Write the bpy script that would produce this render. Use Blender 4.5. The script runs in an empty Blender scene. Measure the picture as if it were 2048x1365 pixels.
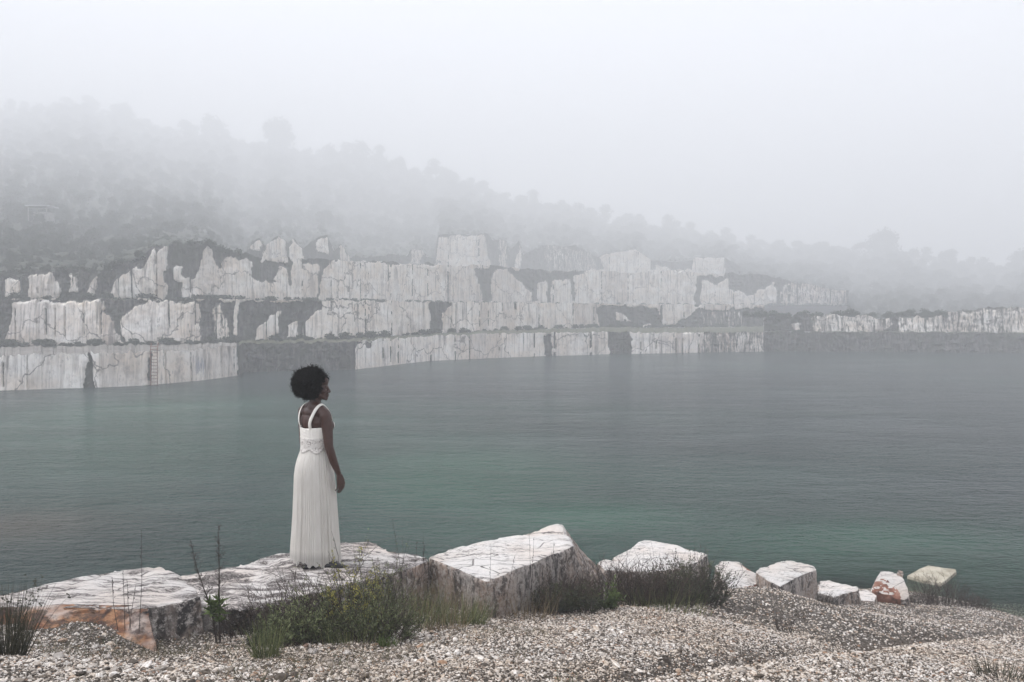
import bpy, bmesh, math, random
import numpy as np
from mathutils import Vector, Matrix
random.seed(7); rng = np.random.default_rng(7)
S = bpy.context.scene
COL = S.collection
R = math.radians

# ------------------------------------------------------------ camera
EYE = 5.0; F = 1700.0; HOR = 620.0
PITCH = math.atan((682.5-HOR)/F)
cam_d = bpy.data.cameras.new('camera'); cam = bpy.data.objects.new('camera', cam_d); COL.objects.link(cam)
cam.location = (0,0,EYE); cam.rotation_euler = (math.pi/2-PITCH,0,0)
cam_d.sensor_width = 36; cam_d.lens = F/2048*36; cam_d.clip_end = 3000; cam_d.clip_start = 0.05
S.camera = cam
# ------------------------------------------------------------ world and sun
SUN_EL, SUN_AZ = 58, -80          # degrees; azimuth from +Y towards +X
w = bpy.data.worlds.new('World'); S.world = w; w.use_nodes = True
nt = w.node_tree; bg = nt.nodes['Background']
sky = nt.nodes.new('ShaderNodeTexSky'); sky.sky_type = 'NISHITA'; sky.sun_disc = False
sky.sun_elevation = R(SUN_EL); sky.sun_rotation = R(SUN_AZ); sky.air_density = 1.0; sky.dust_density = 3; sky.ozone_density = 1
hs = nt.nodes.new('ShaderNodeHueSaturation'); hs.inputs['Saturation'].default_value = 0.10
nt.links.new(sky.outputs[0], hs.inputs['Color'])
tn = nt.nodes.new('ShaderNodeMix'); tn.data_type='RGBA'; tn.blend_type='MULTIPLY'; tn.inputs[0].default_value=1
nt.links.new(hs.outputs[0], tn.inputs[6]); tn.inputs[7].default_value=(0.975,0.985,1.035,1)
nt.links.new(tn.outputs[2], bg.inputs['Color']); bg.inputs['Strength'].default_value = 0.15
sl = bpy.data.lights.new('sun','SUN'); sl.energy = 1.9; sl.angle = R(22); sl.color = (1,0.97,0.93)
so = bpy.data.objects.new('sun', sl); COL.objects.link(so)
sd = Vector((math.sin(R(SUN_AZ))*math.cos(R(SUN_EL)), math.cos(R(SUN_AZ))*math.cos(R(SUN_EL)), math.sin(R(SUN_EL))))
so.rotation_euler = sd.to_track_quat('Z','Y').to_euler(); so.location = (0,20,60)
S.view_settings.view_transform = 'Standard'; S.view_settings.look = 'None'
S.view_settings.exposure = 1.27; S.view_settings.gamma = 1
S.cycles.use_denoising = True
S.cycles.volume_bounces = 2; S.cycles.max_bounces = 6; S.cycles.diffuse_bounces = 3; S.cycles.glossy_bounces = 2
S.cycles.transmission_bounces = 3; S.cycles.transparent_max_bounces = 12
HAZE = 0.0046

# ------------------------------------------------------------ projection helpers (pixels of the 2048x1365 photo)
cp, sp_ = math.cos(PITCH), math.sin(PITCH)
def ray(px, py):
    xc = (px-1024)/F; yc = (682.5-py)/F
    return np.array([xc, cp+yc*sp_, -sp_+yc*cp])
def P(px, py, D):
    d = ray(px,py); return Vector(d*(D/d[1])+np.array([0,0,EYE]))
def PZ(px, py, z):
    d = ray(px,py); return Vector(d*((z-EYE)/d[2])+np.array([0,0,EYE]))
def proj(X, Y, Z):
    dz = Z-EYE
    w_ = Y*cp - dz*sp_; u = Y*sp_ + dz*cp
    return 1024+F*X/w_, 682.5-F*u/w_
def zat(py, D):
    return P(1024,py,D).z
def interp(x, pts):
    a = sorted(pts); return np.interp(x, [p[0] for p in a], [p[1] for p in a])

# ------------------------------------------------------------ numpy noise
def _h(i,j,k):
    with np.errstate(over='ignore'):
        n = (i.astype(np.int64)*374761393 + j.astype(np.int64)*668265263 + k.astype(np.int64)*2147483647+12345)
        n = (n ^ (n>>13))*1274126177
        n = n ^ (n>>16)
    return (n & 0xffffff)/float(0xffffff)
def vn(x,y,z=0):
    x=np.asarray(x,float); y=np.asarray(y,float)+0*x; z=np.asarray(z,float)+0*x
    xi=np.floor(x); yi=np.floor(y); zi=np.floor(z)
    fx=x-xi; fy=y-yi; fz=z-zi
    fx=fx*fx*(3-2*fx); fy=fy*fy*(3-2*fy); fz=fz*fz*(3-2*fz)
    xi=xi.astype(np.int64); yi=yi.astype(np.int64); zi=zi.astype(np.int64)
    r=0
    for a in (0,1):
        for b in (0,1):
            for c in (0,1):
                r = r + _h(xi+a,yi+b,zi+c)*(fx if a else 1-fx)*(fy if b else 1-fy)*(fz if c else 1-fz)
    return r*2-1
def fbm(x,y,z=0,o=4):
    s=0;a=1;t=0
    for i in range(o):
        f=2**i; s=s+a*vn(np.asarray(x)*f+17*i,np.asarray(y)*f+31*i,np.asarray(z)*f+7*i); t+=a; a*=.5
    return s/t

# ------------------------------------------------------------ object helpers
def tag(o, label=None, cat=None, group=None, kind=None):
    if label: o['label']=label
    if cat: o['category']=cat
    if group: o['group']=group
    if kind: o['kind']=kind
    return o
def empty(name, loc, label, cat, group=None, rz=0):
    o=bpy.data.objects.new(name,None); COL.objects.link(o); o.location=loc; o.rotation_euler=(0,0,rz); o.empty_display_size=.2
    return tag(o,label,cat,group)
def mesh_obj(name, verts, faces, mats, parent=None, smooth=False, mi=None, attrs=None, link=True):
    me=bpy.data.meshes.new(name); 
    me.from_pydata([tuple(v) for v in verts],[],[tuple(int(i) for i in f) for f in faces])
    for m in (mats if isinstance(mats,(list,tuple)) else [mats]): me.materials.append(m)
    if mi is not None: me.polygons.foreach_set('material_index', np.asarray(mi,dtype=np.int32))
    if smooth: me.polygons.foreach_set('use_smooth', np.ones(len(me.polygons),dtype=bool))
    for k,v in (attrs or {}).items():
        a=me.attributes.new(k,'FLOAT','POINT'); a.data.foreach_set('value', np.asarray(v,dtype=np.float32))
    me.update()
    o=bpy.data.objects.new(name,me)
    if link: COL.objects.link(o)
    if parent is not None: o.parent=parent
    return o
class MB:
    def __init__(s): s.v=[]; s.f=[]; s.t=[]
    def add(s, vs, fs, tint=0.5):
        n=len(s.v); s.v.extend(vs); s.f.extend([tuple(i+n for i in f) for f in fs]); s.t.extend([tint]*len(vs))
    def ribbon(s, pts, w0, tint, side=None, w1=0.15):
        n=len(pts); vs=[]
        for i,p in enumerate(pts):
            d=(pts[min(i+1,n-1)]-pts[max(i-1,0)])
            if side is None:
                a=random.uniform(0,6.28); side=Vector((math.cos(a),math.sin(a),0))
            k=1-(1-w1)*(i/(n-1))**1.5
            ww=side*(w0*k*.5)
            vs += [p-ww,p+ww]
        s.add(vs,[(2*i,2*i+1,2*i+3,2*i+2) for i in range(n-1)],tint)
    def tube(s, pts, r0, r1, tint=.5, n=5):
        m=len(pts); vs=[]
        for i,p in enumerate(pts):
            d=(pts[min(i+1,m-1)]-pts[max(i-1,0)]); d=d.normalized() if d.length>1e-9 else Vector((0,0,1))
            a=d.orthogonal().normalized(); b=d.cross(a); r=r0+(r1-r0)*i/(m-1)
            for k in range(n):
                t=6.28318*k/n; vs.append(p+a*(r*math.cos(t))+b*(r*math.sin(t)))
        fs=[(i*n+k,i*n+(k+1)%n,(i+1)*n+(k+1)%n,(i+1)*n+k) for i in range(m-1) for k in range(n)]
        fs.append(tuple(range(n-1,-1,-1))); fs.append(tuple((m-1)*n+k for k in range(n)))
        s.add(vs,fs,tint)
    def leaf(s, p, d, up, L, W, tint):
        sd=d.cross(up); sd=sd.normalized() if sd.length>1e-6 else Vector((1,0,0))
        s.add([p,p+d*(L*.45)+sd*(W*.5),p+d*L,p+d*(L*.45)-sd*(W*.5)],[(0,1,2,3)],tint)
    def box(s, c, sx, sy, sz, tint=.5):
        vs=[Vector((c[0]+a*sx/2,c[1]+b*sy/2,c[2]+e*sz/2)) for a in(-1,1) for b in(-1,1) for e in(-1,1)]
        s.add(vs,[(0,1,3,2),(4,6,7,5),(0,4,5,1),(2,3,7,6),(0,2,6,4),(1,5,7,3)],tint)
    def build(s,name,mat,parent=None,smooth=False,link=True):
        return mesh_obj(name,s.v,s.f,mat,parent,smooth,attrs={'tint':s.t},link=link)
def rv(): 
    while True:
        v=Vector((random.uniform(-1,1),random.uniform(-1,1),random.uniform(-1,1)))
        if 0.05<v.length<1: return v.normalized()

# ------------------------------------------------------------ materials
class M_:
    def __init__(s,name,rough=.8):
        s.m=bpy.data.materials.new(name); s.m.use_nodes=True; s.nt=s.m.node_tree; s.b=s.nt.nodes['Principled BSDF']
        s.b.inputs['Roughness'].default_value=rough; s.b.inputs['Specular IOR Level'].default_value=.3
        s.tc=s.nt.nodes.new('ShaderNodeTexCoord')
    def n(s,t,**k):
        x=s.nt.nodes.new('ShaderNode'+t)
        for a,b in k.items(): setattr(x,a,b)
        return x
    def l(s,a,b): s.nt.links.new(a,b)
    def mp(s,scale=(1,1,1),rot=(0,0,0),src='Object',loc=(0,0,0)):
        x=s.n('Mapping'); x.inputs['Scale'].default_value=scale; x.inputs['Rotation'].default_value=rot; x.inputs['Location'].default_value=loc
        s.l(s.tc.outputs[src],x.inputs[0]); return x.outputs[0]
    def noise(s,scale,detail=4,rough=.55,vec=None,dist=0):
        x=s.n('TexNoise'); x.inputs['Scale'].default_value=scale; x.inputs['Detail'].default_value=detail; x.inputs['Roughness'].default_value=rough; x.inputs['Distortion'].default_value=dist
        s.l(vec if vec is not None else s.tc.outputs['Object'],x.inputs['Vector']); return x.outputs['Fac']
    def ramp(s,f,stops,interp_='LINEAR'):
        x=s.n('ValToRGB'); r=x.color_ramp; r.interpolation=interp_
        while len(r.elements)<len(stops): r.elements.new(.5)
        for e,(p,c) in zip(r.elements,stops):
            e.position=p; e.color=(c,c,c,1) if not isinstance(c,(tuple,list)) else (*c,1)
        s.l(f,x.inputs[0]); return x.outputs[0]
    def mix(s,f,a,b,mode='MIX'):
        x=s.n('Mix',data_type='RGBA',blend_type=mode)
        for v,i in ((f,0),(a,6),(b,7)):
            if isinstance(v,(int,float)): x.inputs[i].default_value=v if i==0 else (v,v,v,1)
            elif isinstance(v,tuple): x.inputs[i].default_value=(*v,1)
            else: s.l(v,x.inputs[i])
        return x.outputs[2]
    def math(s,op,a,b=0.0,clamp=False):
        x=s.n('Math',operation=op,use_clamp=clamp)
        for v,i in((a,0),(b,1)):
            if isinstance(v,(int,float)): x.inputs[i].default_value=v
            else: s.l(v,x.inputs[i])
        return x.outputs[0]
    def attr(s,name):
        x=s.n('Attribute',attribute_name=name); return x.outputs['Fac']
    def bump(s,h,dist=.01,st=1.0):
        x=s.n('Bump'); x.inputs['Distance'].default_value=dist; x.inputs['Strength'].default_value=st
        s.l(h,x.inputs['Height']); s.l(x.outputs[0],s.b.inputs['Normal']); return x
    def col(s,c):
        if isinstance(c,tuple): s.b.inputs['Base Color'].default_value=(*c,1)
        else: s.l(c,s.b.inputs['Base Color'])
        return s

def mat_tint(name, stops, rough=.8, transl=0.0):
    m=M_(name,rough); c=m.ramp(m.attr('tint'),stops); m.col(c)
    if transl>0:
        t=m.n('BsdfTranslucent'); m.l(c,t.inputs['Color']); mx=m.n('MixShader'); mx.inputs[0].default_value=transl
        out=m.nt.nodes['Material Output']; m.l(m.b.outputs[0],mx.inputs[1]); m.l(t.outputs[0],mx.inputs[2]); m.l(mx.outputs[0],out.inputs['Surface'])
    return m.m

# cut marble: top face (white, thin dark lichen streaks) and side face (dirty, stained)
def mat_marble_top(name, rot=0.3, dark=.45, base=(.66,.625,.60), stretch=5, off=0):
    m=M_(name,.65)
    v=m.mp((1,stretch,1),(0,0,rot),loc=(off,off,0))
    a=m.noise(3.1,10,.74,v,.7)
    streak=m.ramp(a,[(dark,0.0),(dark+.09,1.0)])
    b=m.noise(17,7,.72,m.mp((1,2.2,1),(0,0,rot))); blot=m.ramp(b,[(.37,0),(.47,1)])
    c=m.noise(1.6,3); 
    warm=m.mix(m.ramp(c,[(.4,0),(.7,1)]),base,(base[0]*.95,base[1]*.86,base[2]*.79))
    k=m.mix(m.math('MINIMUM',streak,m.math('MAXIMUM',blot,m.ramp(m.noise(1.3,2,.5,m.mp((1,1,1),loc=(3,off,1))),[(.42,0),(.5,1)]))),m.mix(m.ramp(m.noise(60,4,.75),[(.50,0),(.62,1)]),(.075,.062,.058),(.42,.38,.36)),warm)
    k=m.mix(m.ramp(m.noise(45,3,.7),[(.35,.55),(.6,1)]),m.mix(1,k,.72,'MULTIPLY'),k)
    # thin cracks
    vo=m.n('TexVoronoi',feature='DISTANCE_TO_EDGE'); vo.inputs['Scale'].default_value=1.6
    wv=m.n('Mix',data_type='VECTOR'); wv.inputs[0].default_value=.25
    nz=m.n('TexNoise'); nz.inputs['Scale'].default_value=3; m.l(v,wv.inputs[4]); m.l(nz.outputs['Color'],wv.inputs[5]); m.l(wv.outputs[1],vo.inputs['Vector'])
    cr=m.ramp(vo.outputs['Distance'],[(0.0,0),(.012,1)])
    k=m.mix(cr,(.10,.085,.08),k)
    m.col(k)
    h=m.math('ADD',m.math('MULTIPLY',m.noise(9,8,.7,v),.7),m.math('MULTIPLY',cr,.3))
    m.bump(h,.05,.9)
    return m.m
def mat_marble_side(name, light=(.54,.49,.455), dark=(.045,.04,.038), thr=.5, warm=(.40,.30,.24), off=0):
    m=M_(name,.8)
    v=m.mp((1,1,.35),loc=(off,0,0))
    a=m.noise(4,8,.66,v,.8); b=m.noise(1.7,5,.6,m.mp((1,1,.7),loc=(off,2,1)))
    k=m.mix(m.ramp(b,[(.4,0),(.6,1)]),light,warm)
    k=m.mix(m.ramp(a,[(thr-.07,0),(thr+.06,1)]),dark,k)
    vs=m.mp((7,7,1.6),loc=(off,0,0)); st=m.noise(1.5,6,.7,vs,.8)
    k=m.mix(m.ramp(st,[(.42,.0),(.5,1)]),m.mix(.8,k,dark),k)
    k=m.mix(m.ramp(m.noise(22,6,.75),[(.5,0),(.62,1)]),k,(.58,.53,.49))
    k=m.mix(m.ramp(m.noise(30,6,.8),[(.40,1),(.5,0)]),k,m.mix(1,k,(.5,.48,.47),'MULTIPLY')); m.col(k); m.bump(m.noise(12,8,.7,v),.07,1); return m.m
def mat_orange_side():
    m=M_('orange stained marble',.75)
    v=m.mp((1,1,2.2),(.2,.2,0)); a=m.noise(3.2,7,.65,v,1.0); b=m.noise(9,6,.7)
    k=m.ramp(a,[(.3,(.05,.03,.022)),(.43,(.17,.075,.042)),(.52,(.32,.155,.08)),(.6,(.42,.235,.13)),(.72,(.55,.45,.39))])
    k=m.mix(m.ramp(b,[(.44,0),(.54,1)]),m.mix(.75,k,(.05,.038,.035)),k)
    k=m.mix(m.ramp(m.noise(1.6,4,.6,m.mp((1,1,1),loc=(1,4,2))),[(.54,0),(.64,1)]),k,m.mix(m.ramp(b,[(.38,0),(.5,1)]),(.12,.09,.08),(.55,.47,.42)))
    m.col(k); m.bump(m.noise(8,8,.7,v),.06,1); return m.m

MT_TOP1=mat_marble_top('weathered marble top',-.35,.42,off=0)
MT_TOP2=mat_marble_top('lichen streaked marble top',-.2,.47,off=4,stretch=3)
MT_TOP3=mat_marble_top('clean white marble top',.45,.35,(.72,.69,.665),off=9,stretch=4)
MT_TOP4=mat_marble_top('grey streaked marble top',.1,.36,(.64,.615,.59),off=13,stretch=4)
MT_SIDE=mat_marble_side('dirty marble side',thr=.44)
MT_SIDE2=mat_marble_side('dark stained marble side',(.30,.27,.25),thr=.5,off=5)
MT_ORANGE=mat_orange_side()
m=M_('red marble face',.8); k=m.ramp(m.noise(7,6,.65),[(.35,(.08,.045,.035)),(.48,(.24,.10,.065)),(.62,(.34,.19,.14)),(.75,(.5,.42,.38))]); m.col(k); m.bump(m.noise(14,7),.03,1); MT_RED=m.m

# ------------------------------------------------------------ terrain
ctrl=[]
def cpx(px,py,D): v=P(px,py,D); ctrl.append((v.x,v.y,v.z))
for a in [(0,1365,3.6),(300,1365,3.7),(1024,1365,3.8),(1500,1365,4.1),(2048,1365,4.6),
          (40,1262,5.5),(150,1243,5.8),(230,1256,5.7),(290,1292,5.6),(320,1294,5.68),(380,1290,5.78),(440,1280,5.92),(520,1262,6.08),(-100,1262,5.4),(700,1290,5.5),(800,1240,6.4),(900,1215,6.9),
          (1000,1226,6.85),(1024,1300,5.2),(1170,1222,7.3),(1250,1262,6.3),(1300,1214,7.9),(1430,1196,9.0),(1500,1180,10.2),
          (1440,1300,5.8),(1600,1250,8.2),(1640,1204,11.0),(1560,1196,10.7),(1720,1208,11.8),(1764,1213,12.1),(1640,1310,6.0),(1800,1240,10.0),(1850,1300,6.9),
          (1900,1217,12.7),(1990,1232,12.4),(2048,1285,8.4),(2048,1256,11.5),(1850,1188,14.3),(1780,1180,14.6),(2200,1300,9),(2300,1365,6)]: cpx(*a)
for a in [(0,0,3.5),(-4,0,3.6),(4,0,3.3),(8,2,2.8),(-8,2,3.5),(-8,5.2,2.9),(12,6,1.5),(-11,4,3.0),(0,-5,3.7),(14,-4,2.6),(-14,-4,3.7),
          # behind the blocks, down to the water
          (-11,8,1.0),(-7,8.4,1.0),(-4,8.7,1.0),(-2,9.4,1.0),(0,10.0,1.0),(1.2,10.5,.9),(2.2,12.1,.6),(3.6,13.2,.4),(4.6,14.2,.15),
          (-11,10,-.6),(-6,11,-.6),(-3,12,-.7),(0,13,-.7),(2,14.6,-.6),(4,16.6,-.6),(6,16.6,-.7),(8.0,15.6,-.4),(7.7,14.5,-.10),(8.8,14.0,-.14),(10,12.6,-.1),(12,14,-.5),(9.5,16,-.55),(15,12,-.3),
          (-12,16,-3),(-4,17,-3),(2,19,-3),(7,21,-2.6),(12,20,-2.4),(16,20,-2.8),(-14,30,-4),(0,30,-4),(16,30,-4)]: ctrl.append(a)
ctrl=np.array(ctrl)
def tps_fit(c):
    n=len(c); d=np.sqrt(((c[:,None,:2]-c[None,:,:2])**2).sum(-1))
    K=np.where(d>0,d*d*np.log(d+1e-9),0)*.3+0.0
    K=K+np.eye(n)*.006; Pm=np.c_[np.ones(n),c[:,:2]]
    A=np.zeros((n+3,n+3)); A[:n,:n]=K; A[:n,n:]=Pm; A[n:,:n]=Pm.T
    return np.linalg.solve(A,np.r_[c[:,2],0,0,0])
TW=tps_fit(ctrl)
def tps(x,y):
    n=len(ctrl); out=TW[n]+TW[n+1]*x+TW[n+2]*y
    for i in range(n):
        d=np.sqrt((x-ctrl[i,0])**2+(y-ctrl[i,1])**2); out=out+TW[i]*np.where(d>0,d*d*np.log(d+1e-9),0)*.3
    return out
gully=[P(*a) for a in [(900,1420,3.2),(1180,1368,3.85),(1400,1350,4.5),(1520,1331,5.1),(1640,1306,5.9),(1760,1285,6.8),(1860,1272,7.7),(1960,1266,8.5),(2060,1262,9.3),(2200,1258,10.5)]]
def seg_dist(x,y,pts):
    best=np.full(x.shape,1e9)
    side=np.zeros(x.shape)
    for a,b in zip(pts[:-1],pts[1:]):
        dx,dy=b.x-a.x,b.y-a.y; L=dx*dx+dy*dy
        t=np.clip(((x-a.x)*dx+(y-a.y)*dy)/L,0,1)
        ex=x-(a.x+t*dx); ey=y-(a.y+t*dy); d=np.sqrt(ex*ex+ey*ey)
        s=np.sign(-dy*ex+dx*ey)
        side=np.where(d<best,s,side); best=np.minimum(best,d)
    return best,side
def terrain(x,y):
    z=tps(x,y)
    d,s=seg_dist(x,y,gully)
    wob=fbm(x*1.7,y*1.7,2,3)
    wd=np.where(s>0,.46,.11)*(1+.25*wob)
    z=z-.34*np.exp(-(d/wd)**2)
    z=z+.055*np.exp(-((d-.35)/.35)**2)*(s<0)
    z=z+.085*fbm(x*.8,y*.9,5,3)*(1-.8*np.exp(-(d/.9)**2))+.018*fbm(x*4,y*4,9,3)
    return z,d
gx=np.arange(-15,17.01,.08); gy=np.arange(-5,31.01,.08)
GX,GY=np.meshgrid(gx,gy); GZ,GD=terrain(GX.ravel(),GY.ravel()); GZ=GZ.reshape(GX.shape); GD=GD.reshape(GX.shape)
def tz(x,y):
    fx=(np.asarray(x,float)-gx[0])/.08; fy=(np.asarray(y,float)-gy[0])/.08
    i=np.clip(np.floor(fx).astype(int),0,len(gx)-2); j=np.clip(np.floor(fy).astype(int),0,len(gy)-2)
    u=fx-i; v=fy-j
    return GZ[j,i]*(1-u)*(1-v)+GZ[j,i+1]*u*(1-v)+GZ[j+1,i]*(1-u)*v+GZ[j+1,i+1]*u*v
def gfaces(nr,nc):
    j,i=np.meshgrid(np.arange(nr-1),np.arange(nc-1),indexing='ij'); a=(j*nc+i).ravel()
    return np.c_[a,a+1,a+nc+1,a+nc]
m=M_("stony soil",.95)
n1=m.noise(3,5); n2=m.noise(38,5,.7); n3=m.noise(110,3,.7)
soil=m.mix(m.ramp(n1,[(.35,0),(.65,1)]),(.055,.044,.035),(.10,.083,.068))
soil=m.mix(m.ramp(m.math('ADD',m.math('MULTIPLY',n2,.6),m.math('MULTIPLY',n3,.4)),[(.53,0),(.6,1)]),soil,(.36,.33,.30))
och=m.mix(m.ramp(m.noise(25,5,.7),[(.35,0),(.62,1)]),(.24,.125,.045),(.44,.30,.17))
soil=m.mix(m.attr('ochre'),soil,och)
m.col(soil); m.bump(m.math('ADD',n2,n3),.02,1); MT_SOIL=m.m
och=np.exp(-(GD/.27)**2)*np.clip(.8+1.4*fbm(GX*1.3,GY*1.3,3,3),0,1)
OCH=[(P(*a),r_) for a,r_ in [((1090,1356,3.95),.16),((1180,1352,4.0),.20),((1300,1352,4.1),.16),((1420,1347,4.4),.14),((1520,1332,5.0),.14)]]
for q,r_ in OCH: och=np.maximum(och,np.exp(-(((GX-q.x)/(r_*1.5))**2+((GY-q.y)/r_)**2)))
mesh_ground=mesh_obj('ground',np.c_[GX.ravel(),GY.ravel(),GZ.ravel()],gfaces(*GX.shape),MT_SOIL,smooth=True,attrs={'ochre':och.ravel()})
tag(mesh_ground,'slope of pale stony soil falling to the lake shore',None,kind='structure')

# ------------------------------------------------------------ water
wx=np.unique(np.r_[np.arange(-300,-16,8),np.arange(-16,18,.25),np.arange(18,200,8)])
wy=np.unique(np.r_[np.arange(4,31,.25),np.arange(31,150,5)])
WX,WY=np.meshgrid(wx,wy)
inside=(WX>gx[0])&(WX<gx[-1])&(WY<gy[-1])
dep=np.where(inside,-tz(WX.ravel(),WY.ravel()).reshape(WX.shape),4.0)
m=M_('lake water',.20)
m.b.inputs['IOR'].default_value=1.33; m.b.inputs['Specular IOR Level'].default_value=.20
big=m.noise(.055,3,.5,m.mp((1,1.6,1),(0,0,.3),loc=(7,3,0)))
wc=m.ramp(m.math('ADD',m.attr('algae'),m.math('MULTIPLY',m.math('SUBTRACT',big,.5),.9)),[(.0,(.013,.026,.027)),(.45,(.017,.050,.038)),(1.0,(.022,.080,.052))])
brown=m.ramp(m.attr('shoal'),[(0,0),(1,1)])
wc=m.mix(brown,wc,(.07,.055,.04))
m.col(wc)
v1=m.mp((1.0,2.1,1),(0,0,.22)); v2=m.mp((1.3,2.4,1),(0,0,-.30))
h=m.math('ADD',m.math('MULTIPLY',m.noise(2.1,3,.55,v1,.4),1.0),m.math('MULTIPLY',m.noise(5.0,2,.5,v2,.3),.35))
h=m.math('ADD',h,m.math('MULTIPLY',m.noise(.5,2,.5,v1),.8))
h=m.math('MULTIPLY',h,m.math('ADD',.45,m.math('MULTIPLY',m.ramp(m.noise(.09,4,.6,m.mp((1,2.5,1),(0,0,.2))),[(.35,0),(.65,1)]),.9)))
m.bump(h,.42,1.0)
tr=m.n('BsdfTransparent'); tr.inputs[0].default_value=(.80,.88,.82,1)
fac=m.math('POWER',2.718,m.math('MULTIPLY',m.math('MAXIMUM',m.attr('depth'),0.0),-1.9))
fr=m.n('Fresnel'); fr.inputs[0].default_value=1.33
fac=m.math('MULTIPLY',fac,m.math('SUBTRACT',1.0,fr.outputs[0]),True)
mx=m.n('MixShader'); m.l(fac,mx.inputs[0]); m.l(m.b.outputs[0],mx.inputs[1]); m.l(tr.outputs[0],mx.inputs[2])
m.l(mx.outputs[0],m.nt.nodes['Material Output'].inputs['Surface'])
sh=P(20,1055,19.5); shoal=np.exp(-(((WX-sh.x)/2.0)**2+((WY-sh.y)/1.6)**2))*.6
alg=0*WX
for (px,py,sx,sy,a_) in [(350,880,16,16,.55),(1000,1000,10,10,.5),(1800,1130,9,4,.7),(250,830,9,10,.75),(900,950,5,6,1.0),(1150,1030,4,3.5,.75),(1750,1090,5,3,.8),(700,1000,5,5,.4),(100,1000,5,4,.25)]:
    q=PZ(px,py,0); alg=np.maximum(alg,a_*np.exp(-((WX-q.x)/sx)**2-((WY-q.y)/sy)**2))
o=mesh_obj('water',np.c_[WX.ravel(),WY.ravel(),0*WX.ravel()],gfaces(*WX.shape),m.m,smooth=True,attrs={'algae':alg.ravel(),'depth':dep.ravel(),'shoal':shoal.ravel()})
tag(o,'rippled grey green quarry lake water',None,kind='structure')

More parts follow.
